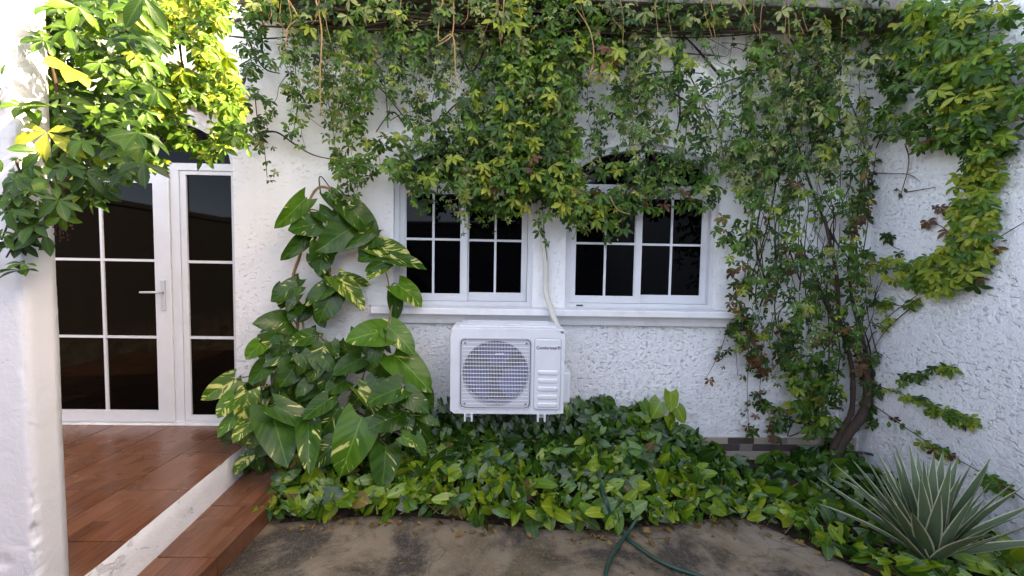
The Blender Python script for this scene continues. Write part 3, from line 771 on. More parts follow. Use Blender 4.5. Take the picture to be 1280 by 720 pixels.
def heart(var, rows=8, cols=3, narrow=1.0):
    r = random.Random(200+var); v = []; f = []; uv = []
    cup = r.uniform(.10, .22); droop = r.uniform(.12, .34); tw = r.uniform(-.12, .12); wav = r.uniform(.012, .03); ph = r.uniform(0, 6)
    def hw(t): return .42*narrow*max(0.0, math.sin(math.pi*min(1, t*.86+.14)**.74))**.62 if t < 1 else 0.0
    ts = [i/rows for i in range(rows+1)]
    nc = 2*cols+1
    for t_ in ts:
        h = hw(t_)
        for j in range(-cols, cols+1):
            s = j/cols
            y = -(t_ - .20*abs(s)**1.4*(1-t_)**2)
            x = s*h
            z = cup*h*abs(s)**1.3 - droop*t_*t_ + tw*x*t_ + wav*math.sin(9*t_+ph+3*s)*abs(s)
            v.append((x, y, z)); uv.append((s*(h/.4), t_))
    for i in range(rows):
        for j in range(nc-1):
            a = i*nc+j; f.append((a, a+nc, a+nc+1, a+1))
    return np.array(v, float), f, uv
def spade(var):                 # small glossy ground-cover leaf
    return heart(20+var, 6, 2, r_n(var))
def r_n(v): return (.70, .9, 1.0, .58)[v % 4]
PRO = {'creeper': [creeper(i) for i in range(7)], 'heart': [heart(i) for i in range(6)], 'spade': [spade(i) for i in range(6)]}
CACHE = {}
def leaf_mesh(kind, var, mat):
    key = (kind, var, mat)
    if key not in CACHE:
        v, f, uv = PRO[kind][var]; b = MB(); b.v = [tuple(p) for p in v]
        for q in f: b.face(q, [uv[i] for i in q], 0, True)
        CACHE[key] = b.mesh('leaf', M[mat])
    return CACHE[key]
def frame(pos, down, normal, size, wscale=1.0):
    z = normal.normalized(); y = -(down - z*down.dot(z))
    if y.length < 1e-5: y = z.orthogonal()
    y.normalize(); x = y.cross(z)
    return Matrix(((x.x*size*wscale, y.x*size, z.x*size, pos.x), (x.y*size*wscale, y.y*size, z.y*size, pos.y), (x.z*size*wscale, y.z*size, z.z*size, pos.z), (0, 0, 0, 1)))
class Field:
    def __init__(s, kind): s.kind = kind; s.items = []
    def add(s, pos, down, normal, size, mat, var=None, prio=0.0, wscale=1.0):
        var = rnd.randrange(len(PRO[s.kind])) if var is None else var
        s.items.append((size/max(.3, (pos-CAM).length)+prio, frame(pos, down, normal, size, wscale), mat, var))
    def finish(s, parent, limit=290, name='leaf', stuffname='foliage'):
        it = sorted(s.items, key=lambda q: -q[0])
        inv = pinv(parent)
        for (_, mt, mat, var) in it[:limit]:
            o = bpy.data.objects.new(name, leaf_mesh(s.kind, var, mat)); COL.objects.link(o)
            o.parent = parent; o.matrix_parent_inverse = inv; o.matrix_basis = mt
        rest = it[limit:]
        if not rest: return
        mats = sorted({q[2] for q in rest}); V = []; F = []; UVs = []; MI = []; T = []; off = 0
        for (_, mt, mat, var) in rest:
            v, f, uv = PRO[s.kind][var]; A = np.array(mt)
            V.append(v@A[:3, :3].T+A[:3, 3]); tnt = rnd.random(); mi = mats.index(mat)
            for q in f:
                F.append(tuple(i+off for i in q)); MI.append(mi); T.append(tnt)
                for i in q: UVs += uv[i]
            off += len(v)
        me = bpy.data.meshes.new(stuffname); me.from_pydata(np.concatenate(V).tolist(), [], F)
        for m in mats: me.materials.append(M[m])
        me.polygons.foreach_set('material_index', MI); me.polygons.foreach_set('use_smooth', [True]*len(F))
        me.uv_layers.new(name='UVMap').data.foreach_set('uv', UVs)
        me.attributes.new('tint', 'FLOAT', 'FACE').data.foreach_set('value', T)
        me.update(); o = bpy.data.objects.new(stuffname, me); COL.objects.link(o); o.parent = parent; o.matrix_parent_inverse = inv
        o['kind'] = 'stuff'
def inpoly(x, y, P):
    c = False; j = len(P)-1
    for i in range(len(P)):
        if (P[i][1] > y) != (P[j][1] > y) and x < (P[j][0]-P[i][0])*(y-P[i][1])/(P[j][1]-P[i][1])+P[i][0]: c = not c
        j = i
    return c
def pick(wts):
    tot = sum(w_ for _, w_ in wts); q = rnd.random()*tot
    for m, w_ in wts:
        q -= w_
        if q <= 0: return m
    return wts[-1][0]
def creeper_leaf(field, p, size, mats, face=Vector((0, -1, .35)), spread=.55, roll=.8, prio=0.0):
    nrm = face+Vector((rnd.gauss(0, spread), rnd.gauss(0, spread*.6), rnd.gauss(0, spread)))
    if nrm.length < .2: nrm = face
    down = Vector((rnd.uniform(-roll, roll), rnd.uniform(-.5, .1), -1))
    field.add(p, down, nrm, size*min(1.28, max(.45, math.exp(rnd.gauss(-.1, .30)))), pick(mats), prio=prio)
DM = [('l_dark', 5), ('l_mid', 5), ('l_lime', .8), ('l_pale', .6), ('l_red', .12)]
def scatter(field, poly, n, depth, size, mats, plane='Y', noisef=.0, nthr=-1.0, face=Vector((0, -1, .35)), seed=0.0, **kw):
    xs = [p[0] for p in poly]; ys = [p[1] for p in poly]; got = 0; tries = 0
    while got < n and tries < n*30:
        tries += 1; x = rnd.uniform(min(xs), max(xs)); y = rnd.uniform(min(ys), max(ys))
        if not inpoly(x, y, poly): continue
        if noisef and mnoise.noise(Vector((x/noisef, y/noisef, seed))) < nthr: continue
        dd = rnd.uniform(*depth)
        p = at(x, y, Y=dd) if plane == 'Y' else at(x, y, X=dd)
        front = (abs(dd-max(depth, key=abs)) if plane == 'Y' else dd)
        creeper_leaf(field, p, size, mats, face, prio=(.04*abs(dd) if plane == 'Y' else 0), **kw); got += 1
def strand(field, tubes, pts, n, size, mats, rad_=.0025, face=Vector((0, -1, .35)), jit=.03, spread=.5):
    sp = smooth_path(pts, 6); tubes.tube(sp, rad_*1.5, rad_*.9, 5)
    for i in range(n):
        p = sp[min(len(sp)-1, int(rnd.random()*len(sp)))]+Vector((rnd.gauss(0, jit), rnd.gauss(0, jit)-.01, rnd.gauss(0, jit)))
        creeper_leaf(field, p, size, mats, face, spread)
def hanging(field, tubes, poly, n, depth, size, palettes, step=9.0):
    """vertical hanging shoots through an area, each with its own tone and leaf size"""
    xs = [p[0] for p in poly]; ys = [p[1] for p in poly]
    for k in range(n):
        for _ in range(60):
            x = rnd.uniform(min(xs), max(xs)); y = rnd.uniform(min(ys), max(ys))
            if inpoly(x, y, poly): break
        dd = rnd.uniform(*depth); ln = rnd.uniform(35, 110); sz = size*rnd.uniform(.65, 1.25); pal = rnd.choice(palettes); pts = []; drift = rnd.uniform(-.25, .25)
        while ln > 0 and (inpoly(x, y, poly) or rnd.random() < .55):
            pts.append(at(x, y, Y=dd)); x += drift*step+rnd.gauss(0, 2.2); y += step; ln -= step
            dd = min(-.03, dd+rnd.gauss(0, .012))
        if len(pts) < 3: continue
        tubes.tube(pts, .0022, .0012, 4)
        for i, p in enumerate(pts):
            for q in range(rnd.choice((1, 1, 2))):
                sd = rnd.choice((-1, 1))
                creeper_leaf(field, p+Vector((sd*rnd.uniform(.0, .03), -rnd.uniform(.0, .03), rnd.uniform(-.01, .02))), sz*(1.1-.5*i/len(pts)), pal, spread=.5, roll=1.0, prio=.04*abs(dd))
def pl(*xy, Y=None, X=None): return [at(x, y, Y=Y) if Y is not None else at(x, y, X=X) for x, y in xy]

PALS = [[('l_dark', 5), ('l_mid', 2)], [('l_mid', 5), ('l_dark', 2)], [('l_mid', 4), ('l_lime', 2)], [('l_pale', 3), ('l_mid', 2)], [('l_mid', 3), ('l_dark', 3), ('l_red', .5)], [('l_lime', 3), ('l_mid', 2)]]
PALR = PALS[:2]+[PALS[3], PALS[4], PALS[0], [('l_pale', 4), ('l_dark', 1)]]
# ---- creeper curtain hanging from the ledge over the windows
cur = thing('hanging_creeper', (0.2, -.3, 3.5), 'dense green creeper curtain hanging from the ledge over both windows', 'vine')
F1 = Field('creeper'); TW = TubeSet(); TT = TubeSet()
dense = [(640, 0), (735, 0), (735, 60), (722, 110), (735, 170), (725, 215), (735, 235), (775, 232), (790, 262), (775, 282), (745, 280), (715, 276), (690, 262), (668, 240), (655, 262), (625, 268), (600, 262), (578, 268), (572, 235), (545, 245), (515, 235), (492, 212), (470, 218), (450, 232), (432, 222), (412, 198), (440, 182), (480, 170), (525, 160), (560, 140), (590, 110), (612, 60), (625, 20)]
scatter(F1, dense, 1150, (-.34, -.06), .074, DM, noisef=42, nthr=-.28)
scatter(F1, dense, 190, (-.44, -.34), .076, [('l_mid', 5), ('l_lime', 2.2), ('l_dark', 1)], noisef=30, nthr=.02, seed=4.0)
right = [(735, 0), (900, 0), (905, 25), (870, 40), (880, 95), (900, 110), (930, 60), (1005, 10), (1040, 0), (1095, 0), (1090, 120), (1075, 200), (1050, 220), (1000, 215), (960, 230), (905, 262), (880, 245), (850, 238), (820, 248), (800, 240), (795, 262), (770, 240), (745, 215), (738, 170), (760, 150), (765, 100), (740, 60)]
scatter(F1, right, 480, (-.30, -.05), .070, [('l_dark', 5), ('l_mid', 3), ('l_pale', 2.2), ('l_lime', .5), ('l_red', .2)], noisef=45, nthr=-.18, seed=9)
scatter(F1, right, 90, (-.42, -.3), .07, [('l_mid', 3), ('l_pale', 2), ('l_lime', 1)], noisef=32, nthr=.08, seed=2)
over = [(775, 205), (880, 200), (900, 262), (875, 262), (850, 258), (820, 268), (800, 258), (785, 275)]
scatter(F1, over, 130, (-.22, -.08), .07, [('l_dark', 4), ('l_mid', 3), ('l_red', 1)])
mid = [(345, 0), (610, 0), (600, 60), (570, 80), (560, 120), (540, 165), (515, 160), (500, 120), (470, 110), (455, 165), (440, 180), (425, 170), (410, 120), (395, 110), (385, 165), (370, 170), (360, 110), (352, 60)]
scatter(F1, mid, 200, (-.36, -.08), .064, [('l_dark', 4), ('l_mid', 3), ('l_pale', 2), ('l_lime', 1.2)], noisef=36, nthr=.0, seed=5)
lft = [(292, 0), (350, 0), (345, 60), (330, 110), (345, 130), (330, 180), (338, 215), (320, 215), (312, 170), (300, 175), (290, 100)]
scatter(F1, lft, 150, (-.3, -.06), .066, [('l_dark', 5), ('l_mid', 2)], noisef=30, nthr=-.05, seed=6)
top_ = [(300, -14), (1110, -14), (1110, 30), (300, 22)]
scatter(F1, top_, 460, (-.46, -.30), .066, [('l_pale', 2), ('l_mid', 2), ('l_dark', 4), ('l_lime', .5)])
hanging(F1, TW, dense, 120, (-.42, -.12), .066, PALS)
hanging(F1, TW, right, 85, (-.38, -.08), .060, PALR)
hanging(F1, TW, mid, 62, (-.40, -.10), .056, PALS[:5])
fill = [(520, 0), (1095, 0), (1095, 190), (900, 200), (520, 170)]
hanging(F1, TW, fill, 115, (-.36, -.06), .058, PALR+PALS[:3])
hanging(F1, TW, [(330, 0), (520, 0), (520, 120), (440, 150), (400, 110), (340, 70)], 26, (-.38, -.1), .054, PALS[:5])
# yellow hanging clusters near the pipe and the roof edge
for poly, n in (([(700, 225), (722, 225), (725, 275), (705, 280)], 9), ([(615, 0), (655, 0), (650, 40), (618, 35)], 14), ([(740, 55), (778, 60), (772, 100), (745, 105)], 22), ([(600, 200), (625, 195), (622, 240), (604, 240)], 10), ([(655, 150), (672, 150), (670, 240), (655, 235)], 16)):
    scatter(F1, poly, n, (-.45, -.36), .085, [('l_lime', 5), ('l_red', 1), ('l_pale', 1)])
# individual hanging strands
G1 = [('l_dark', 3), ('l_mid', 3), ('l_pale', 1)]
for pts, n in ((((365, 5), (368, 70), (372, 130), (366, 168)), 22), (((395, 20), (402, 90), (415, 150), (420, 200)), 34), (((440, 30), (432, 90), (438, 160)), 22), (((318, 110), (322, 150), (330, 185), (334, 222)), 16), (((308, 90), (300, 140), (306, 172)), 10),
               (((535, 30), (545, 90), (540, 130)), 18), (((480, 10), (490, 50), (484, 95)), 14), (((675, 225), (678, 262), (676, 275)), 8), (((680, 262), (680, 290), (684, 326)), 3),
               (((432, 190), (434, 225), (436, 246)), 9), (((600, 240), (606, 262), (611, 284)), 7), (((560, 232), (563, 250), (566, 262)), 5), (((770, 262), (778, 280), (776, 292)), 4), (((640, 240), (646, 256), (640, 268)), 5), (((520, 225), (530, 248), (528, 256)), 5)):
    strand(F1, TW, pl(*pts, Y=-.20), int(n*1.3), .060, G1)
for pts in (((395, 0), (402, 40), (400, 95), (401, 145)), ((360, 0), (372, 22), (360, 35), (357, 62)), ((553, 0), (548, 50), (566, 45), (570, 95), (577, 112)), ((567, 0), (566, 40), (556, 52), (545, 58)), ((630, 0), (627, 50)), ((735, 100), (742, 75), (738, 40), (720, 10)), ((925, 0), (938, 22), (945, 40)), ((888, 0), (894, 30)), ((762, 245), (772, 262), (788, 268))):
    TT.tube(smooth_path(pl(*pts, Y=-.42), 6), .005, .0035, 5, .1)
for i in range(26):
    x = rnd.uniform(330, 1060); TT.tube(smooth_path([at(x, -12, Y=-.40), at(x+rnd.uniform(-8, 8), rnd.uniform(10, 25), Y=-.41), at(x+rnd.uniform(-12, 12), rnd.uniform(30, 60), Y=-.40)], 5), .003, .0018, 4)
# woody stems along the ledge and over the wall
for i in range(16):
    y0 = rnd.uniform(4, 34); x0 = rnd.uniform(290, 500); x1 = rnd.uniform(760, 1060); n = 7
    pts = [at(x0+(x1-x0)*q/(n-1), y0+(x0+(x1-x0)*q/(n-1)-300)*.014+rnd.uniform(-9, 9), Y=rnd.uniform(-.33, -.12)) for q in range(n)]
    TW.tube(smooth_path(pts, 5), rnd.uniform(.005, .013), .005, 6, .12)
wood = [((286, 45), (320, 48), (360, 46), (400, 34), (440, 26)), ((300, 25), (315, 60), (330, 85), (350, 92)), ((330, 165), (325, 178), (316, 188)), ((322, 167), (345, 165), (368, 180), (390, 193), (414, 199)), ((455, 95), (480, 115), (500, 140), (520, 165)), ((505, 155), (490, 140), (470, 165)), ((500, 30), (540, 36), (600, 45), (660, 44)), ((520, 20), (560, 60), (610, 95), (640, 140)), ((540, 165), (570, 130), (600, 120)), ((610, 50), (590, 90), (570, 60), (550, 100)), ((790, 90), (830, 110), (860, 130), (880, 160)), ((840, 60), (846, 100), (850, 140), (845, 170)), ((860, 130), (900, 105), (950, 90)), ((700, 60), (760, 70), (830, 66), (900, 70)), ((780, 100), (830, 90), (880, 92)), ((900, 95), (870, 60), (840, 30)), ((985, 45), (1003, 75), (990, 110), (985, 140)), ((300, 180), (330, 165)), ((860, 90), (880, 130), (900, 170), (905, 210)), ((640, 60), (660, 120), (655, 190)), ((450, 10), (460, 60), (480, 100), (485, 160))]
for pts in wood: TW.tube(smooth_path(pl(*pts, Y=-.05), 5), rnd.uniform(.005, .010), .004, 6, .12)
for i in range(60):      # fine bare twigs flat on the wall
    x = rnd.uniform(300, 1080); y = rnd.uniform(20, 200); a = rnd.uniform(0, 6.28); L = rnd.uniform(25, 80)
    pts = [at(x+math.cos(a)*L*q/3+rnd.uniform(-6, 6), y+math.sin(a)*L*q/3*.8+rnd.uniform(-6, 6), Y=rnd.uniform(-.10, -.015)) for q in range(4)]
    TW.tube(smooth_path(pts, 4), .003, .0015, 4)
TW.build('stem', M['twig'], cur); TT.build('aerial_root', M['tan_twig'], cur); F1.finish(cur)

# ---- climber with the twisted trunk in the corner
cl = thing('climbing_vine', (2.85, -.12, 0), 'climbing vine with twisted woody trunk rising in the wall corner', 'vine')
F2 = Field('creeper'); TK = TubeSet(); T2 = TubeSet(); TR = None
def trunk(pts, r0, r1, b=TK): b.tube(smooth_path(pts, 8), r0, r1, 9, .13)
trunk([Vector((2.66, -.20, -.02))]+pl((1046, 568), (1058, 545), (1076, 522), (1084, 498), (1082, 465), (1072, 440), (1058, 415), (1040, 395), (1030, 370), Y=-.13), .042, .018)
trunk([at(1040, 562, Y=-.14), *pl((1052, 538), (1064, 515), (1066, 480), (1063, 450), (1050, 400), (1045, 340), (1030, 270), Y=-.10)], .024, .011)
trunk(pl((1076, 525), (1090, 480), (1080, 430), (1066, 380), (1060, 330), Y=-.10), .018, .010)
trunk(pl((1040, 572), (1060, 566), (1085, 567), (1102, 574), Y=-.14), .013, .009)
trunk(pl((1005, 538), (985, 545), (992, 525), Y=-.05), .006, .004)
for i in range(34):            # bare tangled stems rising from the trunk
    x = rnd.uniform(930, 1085); y = rnd.uniform(300, 480); pts = []
    for q in range(6): pts.append(at(x, y, Y=rnd.uniform(-.16, -.04))); x += rnd.gauss(0, 10); y -= rnd.uniform(12, 40)
    T2.tube(smooth_path(pts, 4), rnd.uniform(.0025, .006), .002, 5, .1)
for pts in (((1040, 300), (1020, 250), (1000, 190), (990, 120), (985, 60)), ((960, 360), (945, 300), (960, 220), (975, 150)), ((970, 230), (960, 280), (945, 330), (930, 370)), ((1060, 330), (1075, 250), (1080, 180), (1060, 120)), ((1010, 200), (1030, 150), (1060, 110)), ((1000, 350), (980, 300), (955, 280)), ((1035, 380), (1015, 340), (1000, 300)), ((1045, 480), (1050, 440), (1045, 410)), ((1000, 480), (1030, 500), (1052, 512)), ((1090, 500), (1088, 440), (1075, 400), (1062, 360))):
    T2.tube(smooth_path(pl(*pts, Y=-.07), 6), rnd.uniform(.006, .011), .004, 6, .1)
col = [(900, 265), (960, 225), (1050, 210), (1085, 180), (1095, 230), (1080, 300), (1098, 330), (1080, 400), (1070, 440), (1040, 470), (1010, 470), (975, 455), (940, 450), (925, 425), (912, 400), (925, 360), (905, 320), (890, 285)]
scatter(F2, col, 400, (-.30, -.04), .068, [('l_dark', 6), ('l_mid', 4), ('l_lime', .5), ('l_red', .8), ('l_pale', .4)], noisef=38, nthr=-.22, seed=1)
scatter(F2, col, 90, (-.40, -.28), .068, [('l_mid', 3), ('l_lime', 1.5)], noisef=26, nthr=.1, seed=3)
up = [(905, 90), (1000, 30), (1095, 20), (1098, 200), (1050, 225), (960, 230), (900, 240)]
scatter(F2, up, 120, (-.2, -.04), .066, [('l_dark', 5), ('l_mid', 3), ('l_pale', 1)], noisef=36, nthr=.0, seed=8)
hanging(F2, T2, col, 44, (-.30, -.06), .060, PALR+[[('l_red', 3), ('l_dark', 2)]])
hanging(F2, T2, up, 34, (-.25, -.05), .058, PALR)
low = [(985, 455), (1045, 450), (1052, 500), (1045, 540), (1010, 548), (1000, 520), (985, 500)]
scatter(F2, low, 150, (-.22, -.05), .078, [('l_mid', 5), ('l_dark', 2), ('l_lime', 2)])
for x, y in ((996, 512), (1004, 520), (1015, 540), (1030, 530), (1010, 508)):
    F2.add(at(x, y-10, Y=-.12), Vector((rnd.uniform(-.4, .4), 0, -1)), Vector((rnd.uniform(-.2, .2), -1, .3)), .14, 'l_lime', var=3)
tr_ = [(1072, 430), (1100, 440), (1100, 520), (1085, 540), (1080, 500)]
scatter(F2, tr_, 60, (-.18, -.05), .075, [('l_dark', 3), ('l_mid', 2), ('l_red', .7)])
R1 = [('l_dark', 4), ('l_red', 2), ('l_mid', 2)]
for pts, n in ((((912, 400), (905, 425), (895, 450), (884, 470)), 12), (((916, 405), (920, 440), (922, 470)), 8), (((938, 440), (934, 480), (936, 540)), 16), (((955, 445), (950, 490), (962, 520), (972, 545)), 44), (((972, 510), (982, 522), (985, 532)), 12), (((930, 380), (940, 420), (945, 460)), 24), (((1100, 420), (1104, 470), (1098, 540), (1100, 580)), 16)):
    strand(F2, T2, pl(*pts, Y=-.05), n, .06, R1, .002, jit=.025)
scatter(F2, [(910, 330), (935, 330), (945, 420), (955, 450), (940, 455), (915, 420)], 45, (-.2, -.05), .075, [('l_red', 4), ('l_dark', 2)])
scatter(F2, [(1060, 250), (1090, 215), (1085, 270), (1068, 290)], 24, (-.2, -.05), .07, [('l_red', 4), ('l_dark', 2)])
trk = TK.build('trunk', M['bark'], cl); T2.build('stem', M['twig'], cl); F2.finish(cl)

# ---- creeper on the side wall (arm that swings down and back to the corner)
sw = thing('wall_creeper', (2.97, -.6, 2.2), 'yellow green creeper trailing down the side wall in a hooked arm', 'vine')
F3 = Field('creeper'); T3 = TubeSet(); FX = Vector((-1, -.45, .35))
Lm = [('l_mid', 5), ('l_lime', 3), ('l_dark', 1.5)]
def wl(*xy): return [at(x, y, X=2.965) for x, y in xy]
topr = [(1075, 0), (1280, 0), (1300, 60), (1292, 150), (1270, 185), (1235, 200), (1205, 195), (1180, 180), (1150, 188), (1110, 180), (1085, 150), (1090, 80)]
scatter(F3, topr, 700, (2.72, 2.97), .072, [('l_mid', 6), ('l_dark', 4), ('l_lime', 1.6), ('l_pale', .6), ('l_red', .15)], plane='X', noisef=48, nthr=-.22, face=FX, seed=11)
scatter(F3, [(1120, 0), (1215, 0), (1240, 120), (1225, 195), (1185, 180), (1160, 90)], 240, (2.66, 2.8), .078, Lm, plane='X', face=FX)
arm = [(1205, 190), (1250, 190), (1245, 240), (1240, 290), (1232, 330), (1205, 345), (1175, 368), (1140, 362), (1105, 345), (1085, 335), (1090, 318), (1140, 325), (1175, 315), (1190, 285), (1192, 240)]
scatter(F3, arm, 330, (2.86, 2.97), .068, [('l_mid', 3), ('l_lime', 5)], plane='X', face=FX, spread=.35)
for pts, n, mm in ((((1228, 330), (1222, 350), (1210, 356)), 8, R1), (((1105, 290), (1112, 305), (1125, 312)), 7, [('l_dark', 1)]), (((1190, 262), (1180, 258), (1165, 262)), 4, [('l_red', 1)]), (((1190, 295), (1175, 282), (1160, 280)), 4, [('l_red', 1)]),
                (((1090, 378), (1110, 380), (1135, 382), (1150, 372)), 12, Lm), (((1100, 405), (1120, 388), (1145, 370)), 8, Lm), (((1125, 475), (1150, 465), (1170, 460), (1195, 456)), 20, Lm), (((1085, 478), (1125, 492), (1160, 505), (1195, 520), (1216, 523)), 46, Lm), (((1090, 505), (1140, 540), (1180, 565), (1225, 590), (1250, 608)), 26, [('l_mid', 3), ('l_red', 1.5), ('l_lime', 1)]),
                (((1080, 260), (1090, 225), (1095, 190)), 10, R1), (((1120, 235), (1126, 240)), 3, [('l_dark', 1)]), (((1235, 205), (1250, 195), (1262, 188)), 8, R1)):
    strand(F3, T3, wl(*pts), n, .062, mm, .0025, face=FX, jit=.018)
for pts in (((1225, 312), (1250, 296), (1285, 275)), ((1085, 215), (1105, 217), (1135, 218), (1150, 227)), ((1132, 182), (1136, 205), (1124, 250)), ((1100, 455), (1086, 400), (1080, 340)), ((1135, 240), (1170, 234)), ((1225, 590), (1262, 612), (1290, 632)), ((1095, 185), (1112, 150), (1150, 90)), ((1215, 190), (1225, 250), (1215, 320)), ((1090, 330), (1150, 340), (1210, 325)), ((1100, 100), (1130, 60), (1190, 20)), ((1240, 0), (1230, 100), (1222, 190)), ((1145, 380), (1110, 410), (1090, 440))):
    T3.tube(smooth_path(wl(*pts), 6), .0045, .002, 5, .1)
for x, y in ((1232, 316), (1244, 308), (1256, 300), (1262, 186), (1085, 235)): creeper_leaf(F3, at(x, y, X=2.95), .05, [('l_red', 1)], FX)
T3.build('stem', M['red_twig'], sw); F3.finish(sw)

# ---- sunlit vine over the porch, close to the viewer
pv = thing('porch_vine', (-2.0, -1.5, 2.9), 'sunlit large-leaved vine drooping from the beam above the porch pillar', 'vine')
F4 = Field('creeper'); T4 = TubeSet(); B4 = MB()
FP = Vector((.45, -1, .55))
near = [(-40, -10), (190, -10), (200, 90), (190, 150), (185, 200), (165, 222), (135, 225), (120, 250), (98, 228), (70, 232), (55, 215), (20, 225), (-40, 250)]
scatter(F4, near, 480, (-1.62, -1.20), .088, [('l_mid', 4), ('l_dark', 7), ('l_lime', .3)], face=FP, spread=.5, noisef=60, nthr=-.25, seed=14)  # extra dark leaves put the shade on the near vine into its colour
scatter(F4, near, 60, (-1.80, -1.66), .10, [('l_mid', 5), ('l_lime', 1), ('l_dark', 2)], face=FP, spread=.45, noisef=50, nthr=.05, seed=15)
far_ = [(150, -10), (288, -10), (284, 60), (300, 110), (303, 165), (285, 182), (268, 196), (244, 206), (222, 200), (195, 208), (170, 190), (165, 60)]
scatter(F4, far_, 1400, (-1.30, -.75), .062, [('l_lime', 4), ('l_mid', 6)], face=FP, spread=.55, noisef=44, nthr=-.2, seed=16)
for pts, n, Y_ in ((((20, 200), (35, 250), (25, 290), (8, 322)), 22, -1.78), (((60, 220), (68, 250), (48, 285), (28, 300)), 14, -1.78), (((112, 200), (118, 230), (116, 244)), 3, -1.72), (((282, 150), (296, 168), (300, 175)), 8, -.85), (((5, 240), (12, 270), (2, 300)), 10, -1.78)):
    strand(F4, T4, pl(*pts, Y=Y_), n, .075, [('l_dark', 2), ('l_mid', 3)], .003, face=FP)
for pts, Y_ in ((((145, -10), (150, 40), (154, 100), (150, 150)), -1.3), (((40, -10), (60, 60), (75, 140), (72, 210)), -1.6), (((230, -10), (225, 60), (240, 130)), -1.0), (((90, 0), (130, 80), (190, 140)), -1.4)):
    T4.tube(smooth_path(pl(*pts, Y=Y_), 6), .008, .004, 6, .1)
for cx_, cy_, n in ((82, 230, 60), (74, 280, 70)):
    c0 = at(cx_, cy_, Y=-1.72)
    for i in range(n):
        q = c0+Vector((rnd.gauss(0, .018), rnd.gauss(0, .015), rnd.gauss(0, .03)))
        B4.tube([q+Vector((0, 0, .0035)), q, q+Vector((0, 0, -.0035))], .0012, .0035, 5)
        B4.tube([q, q+(c0+Vector((0, 0, .05))-q)*.5], .0006, .0006, 3)
    B4.tube([c0+Vector((0, 0, -.03)), c0+Vector((.005, 0, .15))], .0015, .002, 4)
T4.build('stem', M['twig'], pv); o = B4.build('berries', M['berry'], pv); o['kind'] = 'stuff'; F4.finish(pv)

# ------------------------------------------------------------------ big variegated pothos
po = thing('pothos_plant', (-1.05, -.35, 0), 'large variegated pothos climbing the wall beside the porch', 'plant')
F5 = Field('heart'); S5 = TubeSet()
PL = [(382,248,346,283,22,'p_light'),(402,279,362,286,29,'p_var'),(446,280,399,312,38,'p_dark'),(436,258,476,281,33,'p_var'),(412,243,437,262,20,'p_dark'),(398,264,420,272,20,'p_dark'),(384,295,354,323,19,'p_dark'),(403,306,402,340,28,'p_var'),(466,286,431,310,17,'p_dark'),(472,296,450,304,21,'p_dark'),(472,314,449,320,23,'p_dark'),(466,306,507,299,30,'p_cream'),(488,323,523,308,21,'p_var'),(486,325,458,338,17,'p_dark'),(479,333,461,350,24,'p_cream'),(497,356,526,358,31,'p_light'),(493,368,503,391,19,'p_dark'),(421,347,457,371,27,'p_cream'),(428,347,456,338,16,'p_cream'),(414,357,376,370,32,'p_var'),(416,364,400,400,31,'p_dark'),(371,356,340,374,22,'p_dark'),(373,368,350,383,22,'p_dark'),(376,380,358,397,20,'p_var'),
(364,403,322,412,29,'p_dark'),(370,440,322,450,26,'p_var'),(326,430,307,446,21,'p_light'),(372,452,352,481,30,'p_dark'),(294,474,255,498,24,'p_cream'),(311,489,300,526,24,'p_cream'),(294,494,276,521,21,'p_light'),(298,517,275,546,19,'p_light'),(336,454,318,481,24,'p_dark'),(400,479,354,498,32,'p_dark'),(344,508,402,523,27,'p_var'),(338,509,358,584,42,'p_dark'),(341,511,358,561,14,'p_cream'),(385,528,384,594,26,'p_var'),(317,524,297,556,22,'p_cream'),(311,570,295,593,17,'p_cream'),
(483,415,440,436,40,'p_light'),(486,409,517,434,30,'p_light'),(492,443,538,483,42,'p_light'),(465,447,488,473,26,'p_light'),(405,429,399,464,34,'p_dark'),(452,448,419,468,26,'p_dark'),(442,442,416,434,22,'p_dark'),(411,468,381,501,37,'p_dark'),(411,499,381,523,24,'p_dark'),(448,487,497,519,16,'p_cream'),(502,484,461,501,34,'p_dark'),(498,519,462,537,31,'p_dark'),(452,522,428,588,46,'p_light'),(482,558,470,606,37,'p_dark'),(421,554,391,582,32,'p_var'),(426,507,401,541,30,'p_var'),(505,491,534,506,26,'p_dark'),(507,514,512,539,18,'p_var'),(526,520,548,523,13,'p_dark'),(502,545,518,553,15,'p_light'),(519,546,533,566,14,'p_light'),(390,420,362,428,22,'p_dark'),(432,475,408,490,26,'p_dark')]
STEM = []
S6 = TubeSet()
for pts, r_ in ((((372, 600), (376, 520), (368, 450), (372, 400), (366, 350), (376, 315), (380, 270), (396, 236), (416, 238), (425, 250)), .013), (((405, 610), (400, 520), (384, 440), (378, 400)), .012), (((425, 250), (440, 290), (470, 320), (482, 340), (488, 365), (493, 372)), .006), (((400, 310), (412, 340), (416, 365), (404, 395)), .007), (((450, 490), (432, 480), (415, 460), (408, 430)), .009), (((448, 530), (436, 516), (420, 505), (400, 520)), .008)):
    sp5 = smooth_path([at(x, y, Y=-.07 if y < 420 else -.16) for x, y in pts], 6); STEM += sp5
    S6.tube(sp5, r_, r_*.7, 7, .12)
